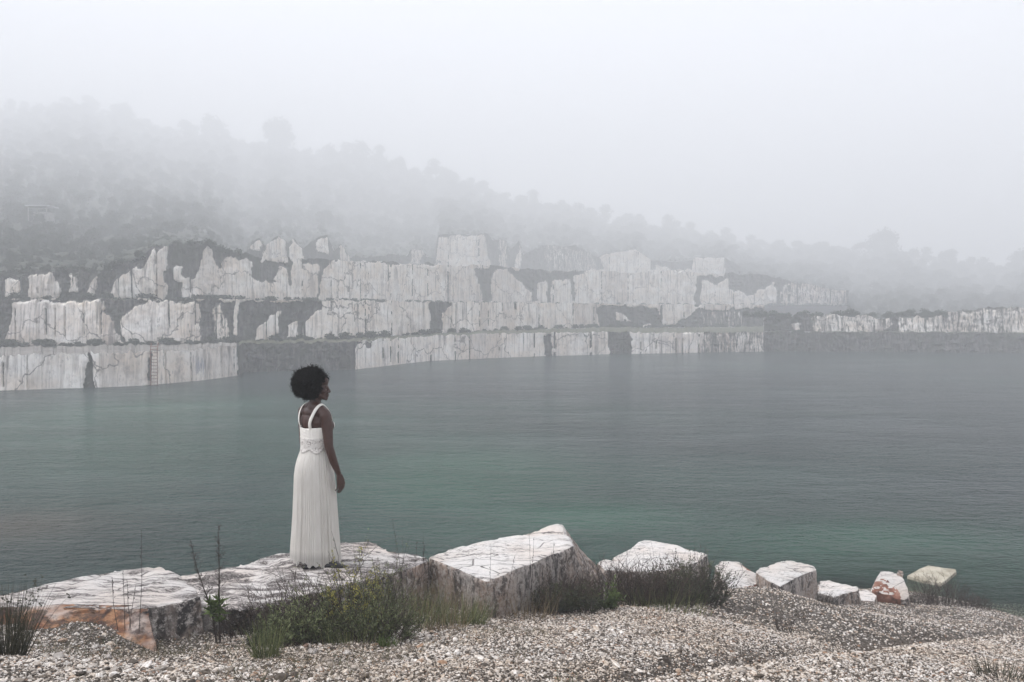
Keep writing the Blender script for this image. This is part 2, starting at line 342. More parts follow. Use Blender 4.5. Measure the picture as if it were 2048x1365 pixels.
# ------------------------------------------------------------ quarry faces
def inpoly(x,y,poly):
    r=np.zeros(x.shape,bool); n=len(poly)
    for i in range(n):
        x1,y1=poly[i]; x2,y2=poly[(i+1)%n]
        if y1==y2: continue
        c=((y1>y)!=(y2>y))&(x<(x2-x1)*(y-y1)/(y2-y1)+x1); r^=c
    return r
def Z1(*p): return [(a*.2711,430+b*.2711) for a,b in p]
def Z2(*p): return [(440+a*.2711,430+b*.2711) for a,b in p]
def Z3(*p): return [(840+a*.2734,430+b*.2734) for a,b in p]
def Z4(*p): return [(1300+a*.3652,430+b*.3652) for a,b in p]
WHITE=[ # (polygon, whiteness)
 (Z1((90,640),(240,630),(390,650),(740,630),(745,710),(790,740),(830,800),(900,940),(880,975),(60,985),(20,960),(70,800)),1),
 (Z1((1080,630),(1470,650),(1500,960),(910,960),(870,790),(950,700)),.72),
 (Z1((1720,640),(1755,640),(1745,900),(1715,900)),.9),(Z1((1560,700),(1600,650),(1700,850),(1690,940),(1600,930)),.55),
 (Z2((280,830),(440,690),(430,870),(320,940),(270,930)),1),(Z2((480,820),(570,780),(580,940),(500,920)),.95),
 (Z2((610,800),(740,690),(740,620),(1530,620),(1560,930),(870,950),(610,930)),1),
 (Z3((160,720),(240,630),(1290,640),(1340,880),(180,880)),.95),
 (Z3((1450,700),(1570,790),(1450,775)),.8),(Z3((1560,830),(1700,790),(1720,860),(1480,860)),.7),
 (Z3((1750,660),(2060,670),(1980,740),(1830,815),(1760,790)),.9),
 (Z4((280,530),(500,520),(540,640),(300,640)),.35),
 # lowest row
 (Z1((-3000,980),(630,980),(605,1320),(-3000,1320)),1),(Z1((655,980),(1085,980),(1085,1320),(690,1320),(670,1120)),1),(Z1((1105,980),(1770,960),(1740,1320),(1105,1320)),1),
 (Z2((1000,960),(1075,950),(1085,1000),(1125,990),(1100,940),(1918,880),(1918,1160),(1130,1160),(990,1160)),1),
 (Z3((0,860),(900,850),(930,1080),(0,1100)),.95),(Z3((960,860),(1380,850),(1390,1060),(960,1070)),.8),(Z3((1545,860),(2060,860),(2060,1050),(1540,1050)),.95),
 (Z4((265,620),(640,640),(640,780),(265,780)),.45),
 (Z4((900,540),(1340,530),(1340,600),(1230,660),(900,670)),.54),(Z4((1370,550),(1930,510),(2100,480),(3000,460),(3000,680),(1370,670)),.50),
 (Z4((770,590),(820,590),(820,635),(780,635)),.6),
 # third row
 (Z1((20,480),(60,450),(130,490),(130,625),(20,625)),.85),(Z1((195,450),(300,440),(380,415),(390,490),(440,510),(450,560),(420,625),(195,625)),1),
 (Z1((520,430),(550,440),(570,570),(500,570)),.7),(Z1((630,575),(710,430),(700,600),(630,600)),1),
 (Z1((790,620),(830,500),(980,390),(1040,400),(1060,340),(1130,240),(1150,300),(1220,200),(1205,480),(1250,540),(1200,620)),1),
 (Z1((1280,390),(1340,370),(1340,500),(1280,470)),1),
 (Z1((1340,450),(1440,460),(1490,310),(1520,225),(1580,350),(1620,440),(1660,420),(1665,290),(1840,360),(1830,460),(1940,510),(1940,640),(1340,620)),.95),
 (Z2((0,430),(40,300),(220,350),(210,440),(180,480),(500,520),(620,640),(0,640)),.95),
 (Z2((430,370),(500,430),(500,540),(380,490)),.9),(Z2((535,345),(710,365),(700,620),(520,600)),.95),
 (Z2((720,500),(820,340),(1240,355),(1250,640),(720,640)),1),(Z2((1250,360),(1870,380),(1930,560),(1930,640),(1260,640)),1),
 (Z3((0,360),(370,390),(400,500),(470,590),(440,640),(0,640)),1),(Z3((560,400),(640,400),(820,580),(800,650),(520,640),(520,500)),1),
 (Z3((860,500),(920,480),(930,650),(870,640)),.9),(Z3((965,480),(1100,470),(1110,650),(960,650)),.9),
 (Z3((1130,460),(1240,405),(2020,405),(2010,680),(1130,660)),1),
 (Z4((280,360),(370,380),(430,330),(440,410),(560,440),(690,370),(700,510),(280,520)),.9),(Z4((720,380),(1080,370),(1080,500),(720,500)),.5),
 # top row
 (Z2((215,230),(280,180),(290,260),(220,265)),1),(Z2((300,340),(350,200),(450,150),(500,200),(490,345)),1),(Z2((520,180),(600,240),(615,345),(510,345)),.9),
 (Z2((720,180),(800,150),(800,300),(700,250)),.9),(Z2((845,350),(890,220),(920,290),(970,280),(970,350)),.9),(Z2((1420,250),(1490,240),(1500,360),(1420,360)),.6),
 (Z3((130,160),(490,150),(510,390),(200,390),(130,340)),1),(Z3((570,170),(640,180),(650,400),(570,380)),.5),(Z3((680,400),(730,185),(742,400)),.9),
 (Z3((920,210),(1060,200),(1130,270),(1280,260),(1290,420),(920,420)),.4),(Z3((1320,300),(1400,280),(1560,235),(1680,330),(1680,430),(1350,430)),1),
 (Z4((30,260),(120,300),(120,330),(20,330)),.6),(Z4((250,240),(410,240),(410,335),(240,335)),.9)]
def mat_quarry():
    m=M_('quarry marble',.8)
    wgt=m.attr('white'); gp=m.n('NewGeometry')
    def mp(sc,loc=(0,0,0)):
        x=m.n('Mapping'); x.inputs['Scale'].default_value=sc; x.inputs['Location'].default_value=loc; m.l(gp.outputs['Position'],x.inputs[0]); return x.outputs[0]
    st=m.noise(1,4,.6,mp((2.6,.8,.12))); st2=m.noise(1,3,.6,mp((7,2,.2),(4,0,0)))
    zone=m.ramp(m.noise(.16,3,.6,mp((1,1,1.3),(5,5,5))),[(.42,0),(.58,1)])
    streak=m.math('MINIMUM',m.ramp(st,[(.34,.10),(.46,1)]),m.ramp(st2,[(.32,.45),(.5,1)]))
    streak=m.math('MAXIMUM',streak,m.math('MULTIPLY',zone,.72))
    blot=m.noise(.55,6,.65,mp((1,1,1)))
    tintn=m.noise(.35,4,.6,mp((1,1,1.5),(2,2,2)))
    wh=m.mix(m.ramp(tintn,[(.35,0),(.65,1)]),(.90,.87,.83),(.78,.69,.60))
    wh=m.mix(m.ramp(blot,[(.30,.15),(.44,1)]),(.40,.36,.345),wh)
    wh=m.mix(m.ramp(m.noise(3.5,6,.75,mp((1,1,.6))),[(.35,.45),(.47,1)]),(.22,.2,.19),wh)
    wh=m.mix(m.ramp(m.attr('tone'),[(0,.75),(.45,0)]),wh,m.mix(1,wh,(.66,.62,.60),'MULTIPLY'))
    wh=m.mix(streak,(.15,.13,.125),wh)
    vo=m.n('TexVoronoi',feature='DISTANCE_TO_EDGE'); vo.inputs['Scale'].default_value=.27
    nz=m.n('TexNoise'); nz.inputs['Scale'].default_value=.8; nz.inputs['Detail'].default_value=4; m.l(mp((1,1,1.0)),nz.inputs['Vector'])
    ad=m.n('VectorMath',operation='ADD'); sc=m.n('VectorMath',operation='SCALE'); sc.inputs['Scale'].default_value=1.6
    m.l(nz.outputs['Color'],sc.inputs[0]); m.l(mp((1,.3,.8)),ad.inputs[0]); m.l(sc.outputs[0],ad.inputs[1]); m.l(ad.outputs[0],vo.inputs['Vector'])
    wh=m.mix(m.ramp(vo.outputs['Distance'],[(.0,0),(.016,1)]),(.12,.10,.095),wh)
    dk=m.mix(m.ramp(m.noise(2.2,5,.65,mp((2.4,1,.35))),[(.42,0),(.70,1)]),(.022,.021,.021),(.17,.155,.148))
    dk=m.mix(m.ramp(m.noise(.6,3,.6,mp((1,1,1))),[(.45,0),(.6,1)]),dk,(.045,.048,.035))
    f=m.ramp(m.math('ADD',wgt,m.math('MULTIPLY',m.math('SUBTRACT',m.noise(1.5,8,.78,mp((2.6,1,.40))),.5),2.2)),[(.40,0),(.54,1)])
    m.col(m.mix(f,dk,wh)); m.bump(m.noise(1.5,6,.7,mp((1,1,.5))),.3,.6)
    return m.m
MT_Q=mat_quarry()
m=M_('ledge grass and dirt',.95); k=m.ramp(m.noise(.7,6,.7),[(.35,(.045,.055,.028)),(.5,(.06,.062,.035)),(.65,(.11,.10,.08))]); m.col(k); MT_LEDGE=m.m
m=M_('pale flat quarry floor',.9); k=m.ramp(m.noise(.5,6,.7,m.mp((.4,2,1))),[(.35,(.10,.09,.085)),(.6,(.22,.205,.19))]); m.col(k); MT_FLOOR=m.m
def blur(a,n=1):
    for _ in range(n):
        b=np.pad(a,1,mode='edge'); a=(b[1:-1,1:-1]*2+b[:-2,1:-1]+b[2:,1:-1]+b[1:-1,:-2]+b[1:-1,2:])/6
    return a
def wall(name, plan, zb, zt, back, label, cat='quarry wall', amp=.22, seed=0, ledge=None, step=2.2, dark=0.0, rag=0.0):
    """plan: [(px, D)]; zb, zt: functions of px giving bottom and top height; back: depth of the shelf on top"""
    p0,p1=min(p[0] for p in plan),max(p[0] for p in plan)
    U=np.arange(p0,p1+.1,step); D=interp(U,plan)
    X0=(U-1024)/F*D*1.0; Y0=D+0*U
    ZB=np.array([zb(u) for u in U]); ZT=np.array([zt(u) for u in U])
    rg=rag; ZT=ZT+.10*vn(U/9.,seed)+.06*vn(U/3.,seed+3)+rg*(.9*vn(U/34.,seed+5)+.5*vn(U/13.,seed+6)+.3*vn(U/6.,seed+6))
    nr=46; T=np.linspace(0,1,nr)[:,None]
    Z=ZB[None]+(ZT-ZB)[None]*T
    X=X0[None]+0*Z
    # blocky relief: vertical panels set back by different amounts
    pan=vn(U/55.+seed*7,seed)[None]+0*Z; pan=np.round(pan*3)/3
    rel=pan*amp*1.2+amp*fbm(X*.9,Z*.7,seed+4,4)+.35*T
    Y=Y0[None]+rel
    X=X*(Y/Y0[None])
    qx,qy=proj(X,Y,Z)
    jx=qx+8*fbm(qx/13,qy/22,seed,4); jy=qy+7*fbm(qx/9,qy/20,seed+9,4)
    W=np.zeros(X.shape)
    for poly,wv in WHITE: W=np.maximum(W,inpoly(jx,jy,poly)*wv)
    ex=fbm(X*.12,Z*.35,seed+21,3)+.25; off=(qx<-20)|(qx>2080)
    W=np.where(off,np.maximum(W,(ex>.05)*.9),W)      # faces beyond the photo's edges carry the same mix of stone
    W=blur(W,2)*(1-dark)
    # saw-cut panels of slightly different tone, divided by thin joints; broken dark rock is rougher and set back
    rr=np.random.default_rng(seed+40); cuts=np.cumsum(rr.uniform(14,75,400))+p0; pid=np.searchsorted(cuts,U)
    tone=rr.uniform(0,1,420)[pid][None]+.25*fbm(X*.5,Z*.5,seed+2,3)
    jd=np.min(np.abs(U[:,None]-cuts[None]),axis=1)
    jl=(jd<1.3)*(rr.uniform(0,1,420)[pid]<.7)
    W=W*(1-.75*jl[None]*(fbm(X*.3,Z*1.5,seed+8,2)>-.15))
    Y=Y+(1-W)*(.30+.55*np.abs(fbm(X*1.1,Z*1.4,seed+6,4)))+.10*(tone-.5)
    V=[np.c_[X.ravel(),Y.ravel(),Z.ravel()]]; nc=len(U)
    Fc=[gfaces(nr,nc)]; mi=[np.zeros(len(Fc[0]),int)]; wa=[W.ravel()]; ta=[tone.ravel()]
    # shelf
    BK=np.array([back(u) for u in U]); k=6; off=nr*nc
    tt=np.linspace(0,1,k)[:,None]; XX=X[-1][None]*(1+BK[None]*tt/Y[-1][None]); YY=Y[-1][None]+BK[None]*tt
    ZZ=Z[-1][None]+.12*fbm(XX*.4,YY*.4,1,2)*np.minimum(tt*4,1)
    V.append(np.c_[XX.ravel(),YY.ravel(),ZZ.ravel()]); g=gfaces(k,nc)+off; Fc.append(g); mi.append(np.ones(len(g),int)); wa.append(np.zeros(XX.size)); ta.append(np.zeros(XX.size))
    V=np.vstack(V); Fc=np.vstack(Fc)
    o=mesh_obj(name,V,Fc,[MT_Q,ledge or MT_LEDGE],smooth=False,mi=np.concatenate(mi),attrs={'white':np.concatenate(wa),'tone':np.concatenate(ta)})
    return tag(o,label,cat)
def wl(px,py): return (px, PZ(px,py,0).y)
B1L=[(-700,47),(-300,49)]+[wl(a,b) for a,b in [(0,782),(165,777),(300,771),(400,762),(474,752)]]
B1M=[(474,wl(474,752)[1]),(482,wl(482,746)[1]),(560,wl(560,744.5)[1]),(700,wl(700,741)[1]),(710,wl(710,740)[1])]
B1R=[wl(a,b) for a,b in [(710,739.5),(745,736),(860,722.5),(980,717),(1090,713),(1200,710),(1370,706.5),(1530,704)]]
B1F=[wl(1530,704),wl(1700,704.5),wl(2048,706.5),(2300,95),(2800,88)]
B2=[(-700,58),(-300,62),(0,66),(230,67),(475,72),(700,79),(860,91),(1040,104),(1200,121),(1400,131),(1530,134)]
B3=[(-700,63),(-300,67),(0,71),(230,72),(475,85),(700,106),(860,128),(1040,150),(1200,170),(1400,182),(1530,186),(1700,188)]
B4=[(490,120),(700,160),(860,195),(1040,225),(1200,245),(1400,255),(1480,258)]
T1=[(-700,2.2),(0,2.2),(475,2.25),(860,2.45),(1090,2.55),(1370,2.4),(1530,2.35),(2800,2.2)]
T3=[(-700,560),(-200,555),(0,552),(120,541),(200,546),(240,528),(330,487),(420,488),(450,505),(520,517),(640,518),(850,529),(950,533),(1140,541),(1300,544),(1500,548),(1600,566),(1700,585)]
T4=[(490,512),(505,482),(520,478),(530,495),(555,474),(575,484),(590,478),(606,500),(635,474),(655,470),(668,500),(682,486),(700,512),(815,512),(822,498),(845,498),(852,512),(870,514),(876,468),(975,467),(985,480),(1010,480),(1018,505),(1038,482),(1046,512),(1085,492),(1150,492),(1195,515),(1205,508),(1270,498),(1300,520),(1385,522),(1392,516),(1448,515),(1480,535)]
t1=lambda u: float(interp(u,T1))
D2=lambda u: float(interp(u,B2)); D3=lambda u: float(interp(u,B3)); D4=lambda u: float(interp(u,B4))
z3=lambda u: zat(float(interp(u,T3)),D3(u)); z4=lambda u: zat(float(interp(u,T4)),D4(u))
wall('rock_terrace',B1L,lambda u:-.6,t1,lambda u:D2(u)-float(interp(u,B1L))+.6,'lowest cracked white marble face at the left with a rusty ladder',seed=1,ledge=MT_FLOOR,amp=.12)
wall('rock_terrace',B1M,lambda u:-.6,t1,lambda u:D2(u)-float(interp(u,B1M))+.6,'low dark rock face in the recess behind the woman',seed=2,amp=.15,dark=1)  # whole face takes the dark rock colour, white patches off
wall('rock_terrace',B1R,lambda u:-.6,t1,lambda u:D2(u)-float(interp(u,B1R))+.6,'lowest streaked white marble face right of the woman',seed=3,amp=.18)
wall('rock_terrace',B1F,lambda u:-.6,t1,lambda u:3.2,'low dark far rock face at the right waterline',seed=4,dark=1)
m=M_('faded blue paint',.9); m.col((.24,.25,.31)); MT_PAINT=m.m
gb=MB(); random.seed(2)
LF=[o for o in COL.objects if o.get('label','').startswith('lowest cracked')][0]
pts=[]
for k in range(15): pts.append(P(391+k*1.25+random.uniform(-1,1),(719 if k%2 else 745)+random.uniform(-7,7),float(interp(400,B1L))-.30))
for k,p in enumerate(pts): gb.v+=[p,p+Vector((.03,0,.02))]; gb.t+=[.5,.5]
gb.f=[(2*k,2*k+2,2*k+3,2*k+1) for k in range(14)]
gb.build('faded_scrawl',MT_PAINT,LF)
B1G=[(a,b+2.4) for a,b in B1F]
wall('rock_terrace',B1G,t1,lambda u:4.2+.25*math.sin(u/60)+(.9*max(0,min(1,(u-1850)/150))),lambda u:3,'faint streaked marble band above the dark face at the far right',seed=5,rag=.25)
wall('rock_terrace',B2,t1,lambda u:5.85,lambda u:D3(u)-D2(u)+.6,'second marble bench up with large black triangles of weathering',seed=6)
wall('rock_terrace',B3,lambda u:5.85,z3,lambda u:(D4(u)-D3(u)+.6) if 490<u<1480 else 4.6,'third marble bench up with pale pointed spires at the left',seed=7,amp=.35,rag=.35)
wall('rock_terrace',B4,z3,z4,lambda u:4,'topmost foggy broken marble bench below the wooded hill',seed=8,amp=.35,rag=.25)

# ------------------------------------------------------------ hill
SKY=[(-700,230),(-300,210),(0,215),(180,205),(280,235),(340,262),(420,255),(500,285),(560,268),(610,305),(720,305),(800,330),(900,355),(1000,395),(1130,420),(1250,448),(1340,460),(1420,475),(1500,492),(1560,500),(1640,502),(1710,500),(1760,500),(1820,500),(1860,520),(1900,525),(1960,540),(2000,540),(2048,520),(2300,500),(2800,480)]
DR=[(-700,600),(0,600),(300,600),(600,580),(1000,560),(1250,540),(1500,540),(1760,480),(2048,450),(2800,420)]
def hill_start(u):
    if u<490: return D3(u)+1.0, z3(u)-.15
    if u<1480: return D4(u)+1.0, z4(u)-.15
    if u<1700: return D3(u)+1.0, z3(u)-.15
    return float(interp(u,B1G))+1.0, 4.0
HU=np.arange(-700,2801,10.); HT=np.linspace(0,1,60)
hs_=[hill_start(u) for u in HU]; d0=np.array([a for a,b in hs_]); z0=np.array([b for a,b in hs_])
dr=interp(HU,DR); zr=np.array([zat(y,d) for y,d in zip(interp(HU,SKY),dr)])-dr*.008
dex=np.interp(HU,[0,500],[1.3,.5]); DD=d0[None]*(dr/d0)[None]**(HT[:,None]**dex[None]); e0=(z0-EYE)/d0; e1=(zr-EYE)/dr
XX=(HU[None]-1024)/F*DD
ZZ=EYE+DD*(e0[None]+(e1-e0)[None]*HT[:,None]**1.15)
ZZ=ZZ+.006*DD*fbm(XX*.03,DD*.03,3,4)*np.minimum(HT[:,None]*6,1)*np.minimum((1-HT[:,None])*4,1)
# back slope
bd=np.linspace(10,90,6)[:,None]; DD2=dr[None]+bd; XX2=(HU[None]-1024)/F*DD2; ZZ2=np.maximum(zr[None]-bd*1.2-(bd/12)**2,-1+0*XX2)
HX=np.vstack([XX,XX2]); HY=np.vstack([DD,DD2]); HZ=np.vstack([ZZ,ZZ2])
m=M_('scrubby hillside',.95); m.col(m.ramp(m.noise(.25,6,.7),[(.35,(.012,.016,.009)),(.5,(.020,.024,.013)),(.7,(.03,.033,.02))])); MT_HILL=m.m
tag(mesh_obj('hill',np.c_[HX.ravel(),HY.ravel(),HZ.ravel()],gfaces(*HX.shape),MT_HILL,smooth=True),'wooded hillside fading into fog',kind='structure')
def hill_pt(u,t):
    i=np.clip((u-HU[0])/10,0,len(HU)-1.001); j=np.clip(t*59,0,58.999); a=int(i); b=int(j); fi=i-a; fj=j-b
    f=lambda A:(A[b,a]*(1-fi)*(1-fj)+A[b,a+1]*fi*(1-fj)+A[b+1,a]*(1-fi)*fj+A[b+1,a+1]*fi*fj)
    return Vector((f(XX),f(DD),f(ZZ)))

# ------------------------------------------------------------ far trees
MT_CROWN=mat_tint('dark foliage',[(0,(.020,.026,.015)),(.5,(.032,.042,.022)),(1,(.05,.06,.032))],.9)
m=M_('bark',.95); m.col(m.ramp(m.noise(9,5),[(.3,(.05,.04,.03)),(.7,(.14,.115,.09))])); MT_BARK=m.m
def crown_mesh(seed,h=5.0,r=2.4,n=900,low=.18,lobes=9,leaf=.42):
    random.seed(seed); b=MB(); L=[]
    for i in range(lobes):
        a=random.uniform(0,6.28); q=random.uniform(0,.62)*r
        L.append((Vector((q*math.cos(a),q*math.sin(a),h*random.uniform(low+.15,.85))),random.uniform(.35,.62)*r))
    L.append((Vector((0,0,h*.78)),r*.55))
    for i in range(n):
        c,rr=random.choice(L); d=rv(); d.z*=.8; p=c+d*rr*random.uniform(.55,1.08)
        if p.z<h*low: continue
        s=leaf*random.uniform(.5,1.2); q=(d+rv()*.9).normalized(); a=q.orthogonal().normalized(); e=q.cross(a)
        k=[a*s*random.uniform(.4,.6)*math.cos(t)+e*s*random.uniform(.35,.6)*math.sin(t) for t in (0,1.3,2.5,3.7,5)]
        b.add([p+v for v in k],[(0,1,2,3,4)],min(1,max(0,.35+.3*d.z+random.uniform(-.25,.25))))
    return b
def trunk_mesh(seed,h=5.0,r=2.4):
    random.seed(seed); b=MB(); pts=[Vector((random.uniform(-.08,.08)*i,random.uniform(-.08,.08)*i,h*.62*i/5-.4*(i==0))) for i in range(6)]
    b.tube(pts,.06*r+.05,.03*r,.5,7)
    for i in range(6):
        a=random.uniform(0,6.28); s=pts[2+i%3]; e=s+Vector((math.cos(a)*r*.6,math.sin(a)*r*.6,h*.3)); b.tube([s,s.lerp(e,.5)+Vector((0,0,.1)),e],.05,.015,.5,5)
    return b
protoC=bpy.data.collections.new('woodland_sources'); 
for s in range(6):
    h=[5.2,4.4,6.0,3.2,2.2,1.6][s]; r=[2.6,2.5,2.5,2.2,1.8,1.6][s]
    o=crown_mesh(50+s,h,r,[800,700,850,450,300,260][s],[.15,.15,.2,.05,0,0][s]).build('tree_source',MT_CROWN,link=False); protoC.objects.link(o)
def gn_scatter(name, pts, rots, scls, idx, coll, mats=None):
    me=bpy.data.meshes.new(name); me.from_pydata([tuple(p) for p in pts],[],[])
    a=me.attributes.new('rot','FLOAT_VECTOR','POINT'); a.data.foreach_set('vector',np.asarray(rots,np.float32).ravel())
    a=me.attributes.new('scl','FLOAT_VECTOR','POINT'); a.data.foreach_set('vector',np.asarray(scls,np.float32).ravel())
    a=me.attributes.new('idx','INT','POINT'); a.data.foreach_set('value',np.asarray(idx,np.int32))
    o=bpy.data.objects.new(name,me); COL.objects.link(o)
    g=bpy.data.node_groups.new(name,'GeometryNodeTree')
    g.interface.new_socket(name='Geometry',in_out='INPUT',socket_type='NodeSocketGeometry'); g.interface.new_socket(name='Geometry',in_out='OUTPUT',socket_type='NodeSocketGeometry')
    N=g.nodes; gi=N.new('NodeGroupInput'); go=N.new('NodeGroupOutput'); ip=N.new('GeometryNodeInstanceOnPoints'); ci=N.new('GeometryNodeCollectionInfo')
    ci.inputs['Collection'].default_value=coll; ci.inputs['Separate Children'].default_value=True; ci.inputs['Reset Children'].default_value=True
    def na(n,t):
        x=N.new('GeometryNodeInputNamedAttribute'); x.data_type=t; x.inputs['Name'].default_value=n; return [q for q in x.outputs if q.enabled and q.name=='Attribute'][0]
    g.links.new(gi.outputs[0],ip.inputs['Points']); g.links.new(ci.outputs[0],ip.inputs['Instance']); ip.inputs['Pick Instance'].default_value=True
    g.links.new(na('idx','INT'),ip.inputs['Instance Index']); g.links.new(na('scl','FLOAT_VECTOR'),ip.inputs['Scale'])
    er=N.new('FunctionNodeEulerToRotation'); g.links.new(na('rot','FLOAT_VECTOR'),er.inputs[0]); g.links.new(er.outputs[0],ip.inputs['Rotation'])
    g.links.new(ip.outputs[0],go.inputs[0])
    md=o.modifiers.new('scatter','NODES'); md.node_group=g
    return o
random.seed(11)
pts=[];rots=[];scl=[];idx=[]
for i in range(15000):
    u=random.uniform(-680,2780); t=random.random()
    if t>.985: continue
    p=hill_pt(u,t); k=random.choice([0,1,3,3,4,4,4,5]) if t>.12 else random.choice([3,4,5])
    s=random.uniform(.6,1.05)*(.28+.72*min(1,t*4))*.50*max(.8,p.y/140)**.9; pts.append(p-Vector((0,0,.2))); rots.append((0,0,random.uniform(0,6.28))); scl.append((s,s,s*random.uniform(.8,1.15))); idx.append(k)
for k in range(260):    # crest of the hill: low scrub so that the skyline stays uneven
    u=-680+3460*k/260+random.uniform(-6,6); p=hill_pt(u,.99); s=random.uniform(.6,1.2)*p.y/260
    pts.append(p-Vector((0,0,.2))); rots.append((0,0,random.uniform(0,6.28))); scl.append((s,s,s)); idx.append(random.choice([1,2,3,3,4]))
tag(gn_scatter('woodland',pts,rots,scl,idx,protoC),'dense scrub and woodland covering the foggy hillside','woodland',kind='stuff')
# shrubs and grass on the shelves of the quarry
pts=[];rots=[];scl=[];idx=[]
def shelf(u,D,z,s,k=5):
    pts.append(Vector(((u-1024)/F*D,D,z))); rots.append((0,0,random.uniform(0,6.28))); scl.append((s,s,s*.8)); idx.append(k)
for i in range(900):
    u=random.uniform(-300,1700); r=random.random()
    if r<.42 and u<1530: shelf(u,D2(u)-random.uniform(.1,.9),t1(u)-.05,random.choice([.12,.15,.2,.25,.4]))
    elif r<.8: shelf(u,D3(u)-random.uniform(.2,1.0),5.8,random.choice([.12,.18,.2,.28,.45]))
    elif u<490: shelf(u,D3(u)+random.uniform(.3,4),z3(u)-.2,random.uniform(.2,.45),4)
    else:
        if u<1480: shelf(u,D4(u)-random.uniform(0,1.2),z3(u)-.1,random.choice([.15,.25,.4,.6]))
for i in range(240):
    u=random.uniform(1480,2780); D=float(interp(u,B1G)); shelf(u,D+random.uniform(.6,3),4.05,random.uniform(.15,.45),random.choice([3,4,5]))
for u,y0,y1,D in [(690,655,672,78),(740,650,675,80),(770,655,675,82)]: shelf(u,D,t1(u)-.1,.5,5)
tag(gn_scatter('ledge_scrub',pts,rots,scl,idx,protoC),'low scrub and grass along the quarry ledges','scrub',kind='stuff')
# skyline trees, each its own thing
TREES=[(178,195,4,'rounded foggy tree on the highest left crest of the hill'),(250,205,5,'faint tree just right of the highest crest tree'),
 (420,232,7,'broad faint tree crown left of the notch in the ridge'),(560,238,8,'tall round tree above the middle of the left ridge'),
 (660,286,4,'small tree right of the tall round ridge tree'),(722,288,5,'pale tree halfway along the falling ridge'),
 (800,314,4.5,'low tree on the ridge above the woman\'s right side'),(890,338,4.5,'small round tree on the falling ridge left of centre'),
 (960,365,4,'tree at the step in the ridge near the centre of the photo'),(1040,392,4,'small dark tree just right of the ridge step'),
 (1130,408,4,'low crown on the ridge over the foggy top bench'),(1240,436,4,'tree on the ridge above the pale broken bench at centre right'),
 (1340,448,4,'tree with a thin top where the ridge flattens'),(1420,462,3.5,'small tree above the right end of the top marble bench'),
 (1560,482,5,'wide tree left of the low dip in the right ridge'),(1640,486,5,'round tree left of the big right hand tree'),
 (1765,464,8.5,'largest tree standing over the right part of the ridge'),(1885,504,4,'small round tree right of the largest right hand tree'),
 (1960,528,3.5,'low tree in the dip near the right edge of the hill'),(2040,500,6,'dark tree at the right edge of the photo')]
for i,(px,py,wd,lab) in enumerate(TREES):
    D=float(interp(px,DR))-6; wd*=D/190; top=zat(py,D); base=hill_pt(px,.985); h=max(wd*.62,top-base.z); 
    t=empty('tree',(P(px,py,D).x,D,top-h),lab,'tree','trees along the foggy ridge',random.uniform(0,6))
    crown_mesh(200+i,h,wd*.5,1300,-.05,leaf=.4*wd/5).build('crown',MT_CROWN,t); trunk_mesh(200+i,h,wd*.5).build('trunk',MT_BARK,t)

# hut on the left hillside
m=M_('pale render wall',.9); m.col(m.ramp(m.noise(2,4),[(.3,(.20,.19,.18)),(.7,(.33,.32,.3))])); MT_HUTW=m.m
m=M_('pale sheet roof',.6); m.col((.45,.45,.46)); MT_HUTR=m.m
m=M_('dark opening',.9); m.col((.03,.03,.03)); MT_DARK=m.m
uh=.5*(78+122); 
best=min([i/200 for i in range(200)],key=lambda t: abs(proj(*hill_pt(uh,t))[1]-450)); hb=hill_pt(uh,best)
ht=empty('hut',hb-Vector((0,1.5,0.3)),'small pale flat roofed hut among scrub on the left hillside','hut')
sc=hb.y/1700
b=MB(); b.box((0.2,0,22*sc/2+.3),27*sc,2.2,22*sc); b.build('wall',MT_HUTW,ht)
b=MB(); b.box((0,-.2,37*sc),44*sc,3.4,.16); b.build('roof',MT_HUTR,ht)
for sx in(-1,1):
    b=MB(); b.box((sx*18*sc,-1.5,18*sc),.12,.12,37*sc); b.build('post',MT_HUTW,ht)
for sx in(-.5,.6):
    b=MB(); b.box((sx,-1.13,1.1),.5,.06,.7); b.build('window',MT_DARK,ht)
# ladder
m=M_('rusty iron',.8); m.col(m.ramp(m.noise(20,4),[(.3,(.12,.045,.03)),(.7,(.25,.11,.08))])); MT_RUST=m.m
LD=float(interp(307,B1L))-.25; lb=P(308,775,LD); lad=empty('ladder',(lb.x,LD,-.2),'rusty iron ladder fixed to the white marble face above the water','ladder')
for sx in(-1,1):
    b=MB(); b.tube([Vector((sx*.23,0,0)),Vector((sx*.23,.05,2.5)),Vector((sx*.23,.25,3.0))],.028,.028,.5,6); b.build('rail',MT_RUST,lad)
for i in range(13):
    b=MB(); z=.2+i*.215; b.tube([Vector((-.23,.01,z)),Vector((.23,.01,z))],.02,.02,.5,6); b.build('rung',MT_RUST,lad)

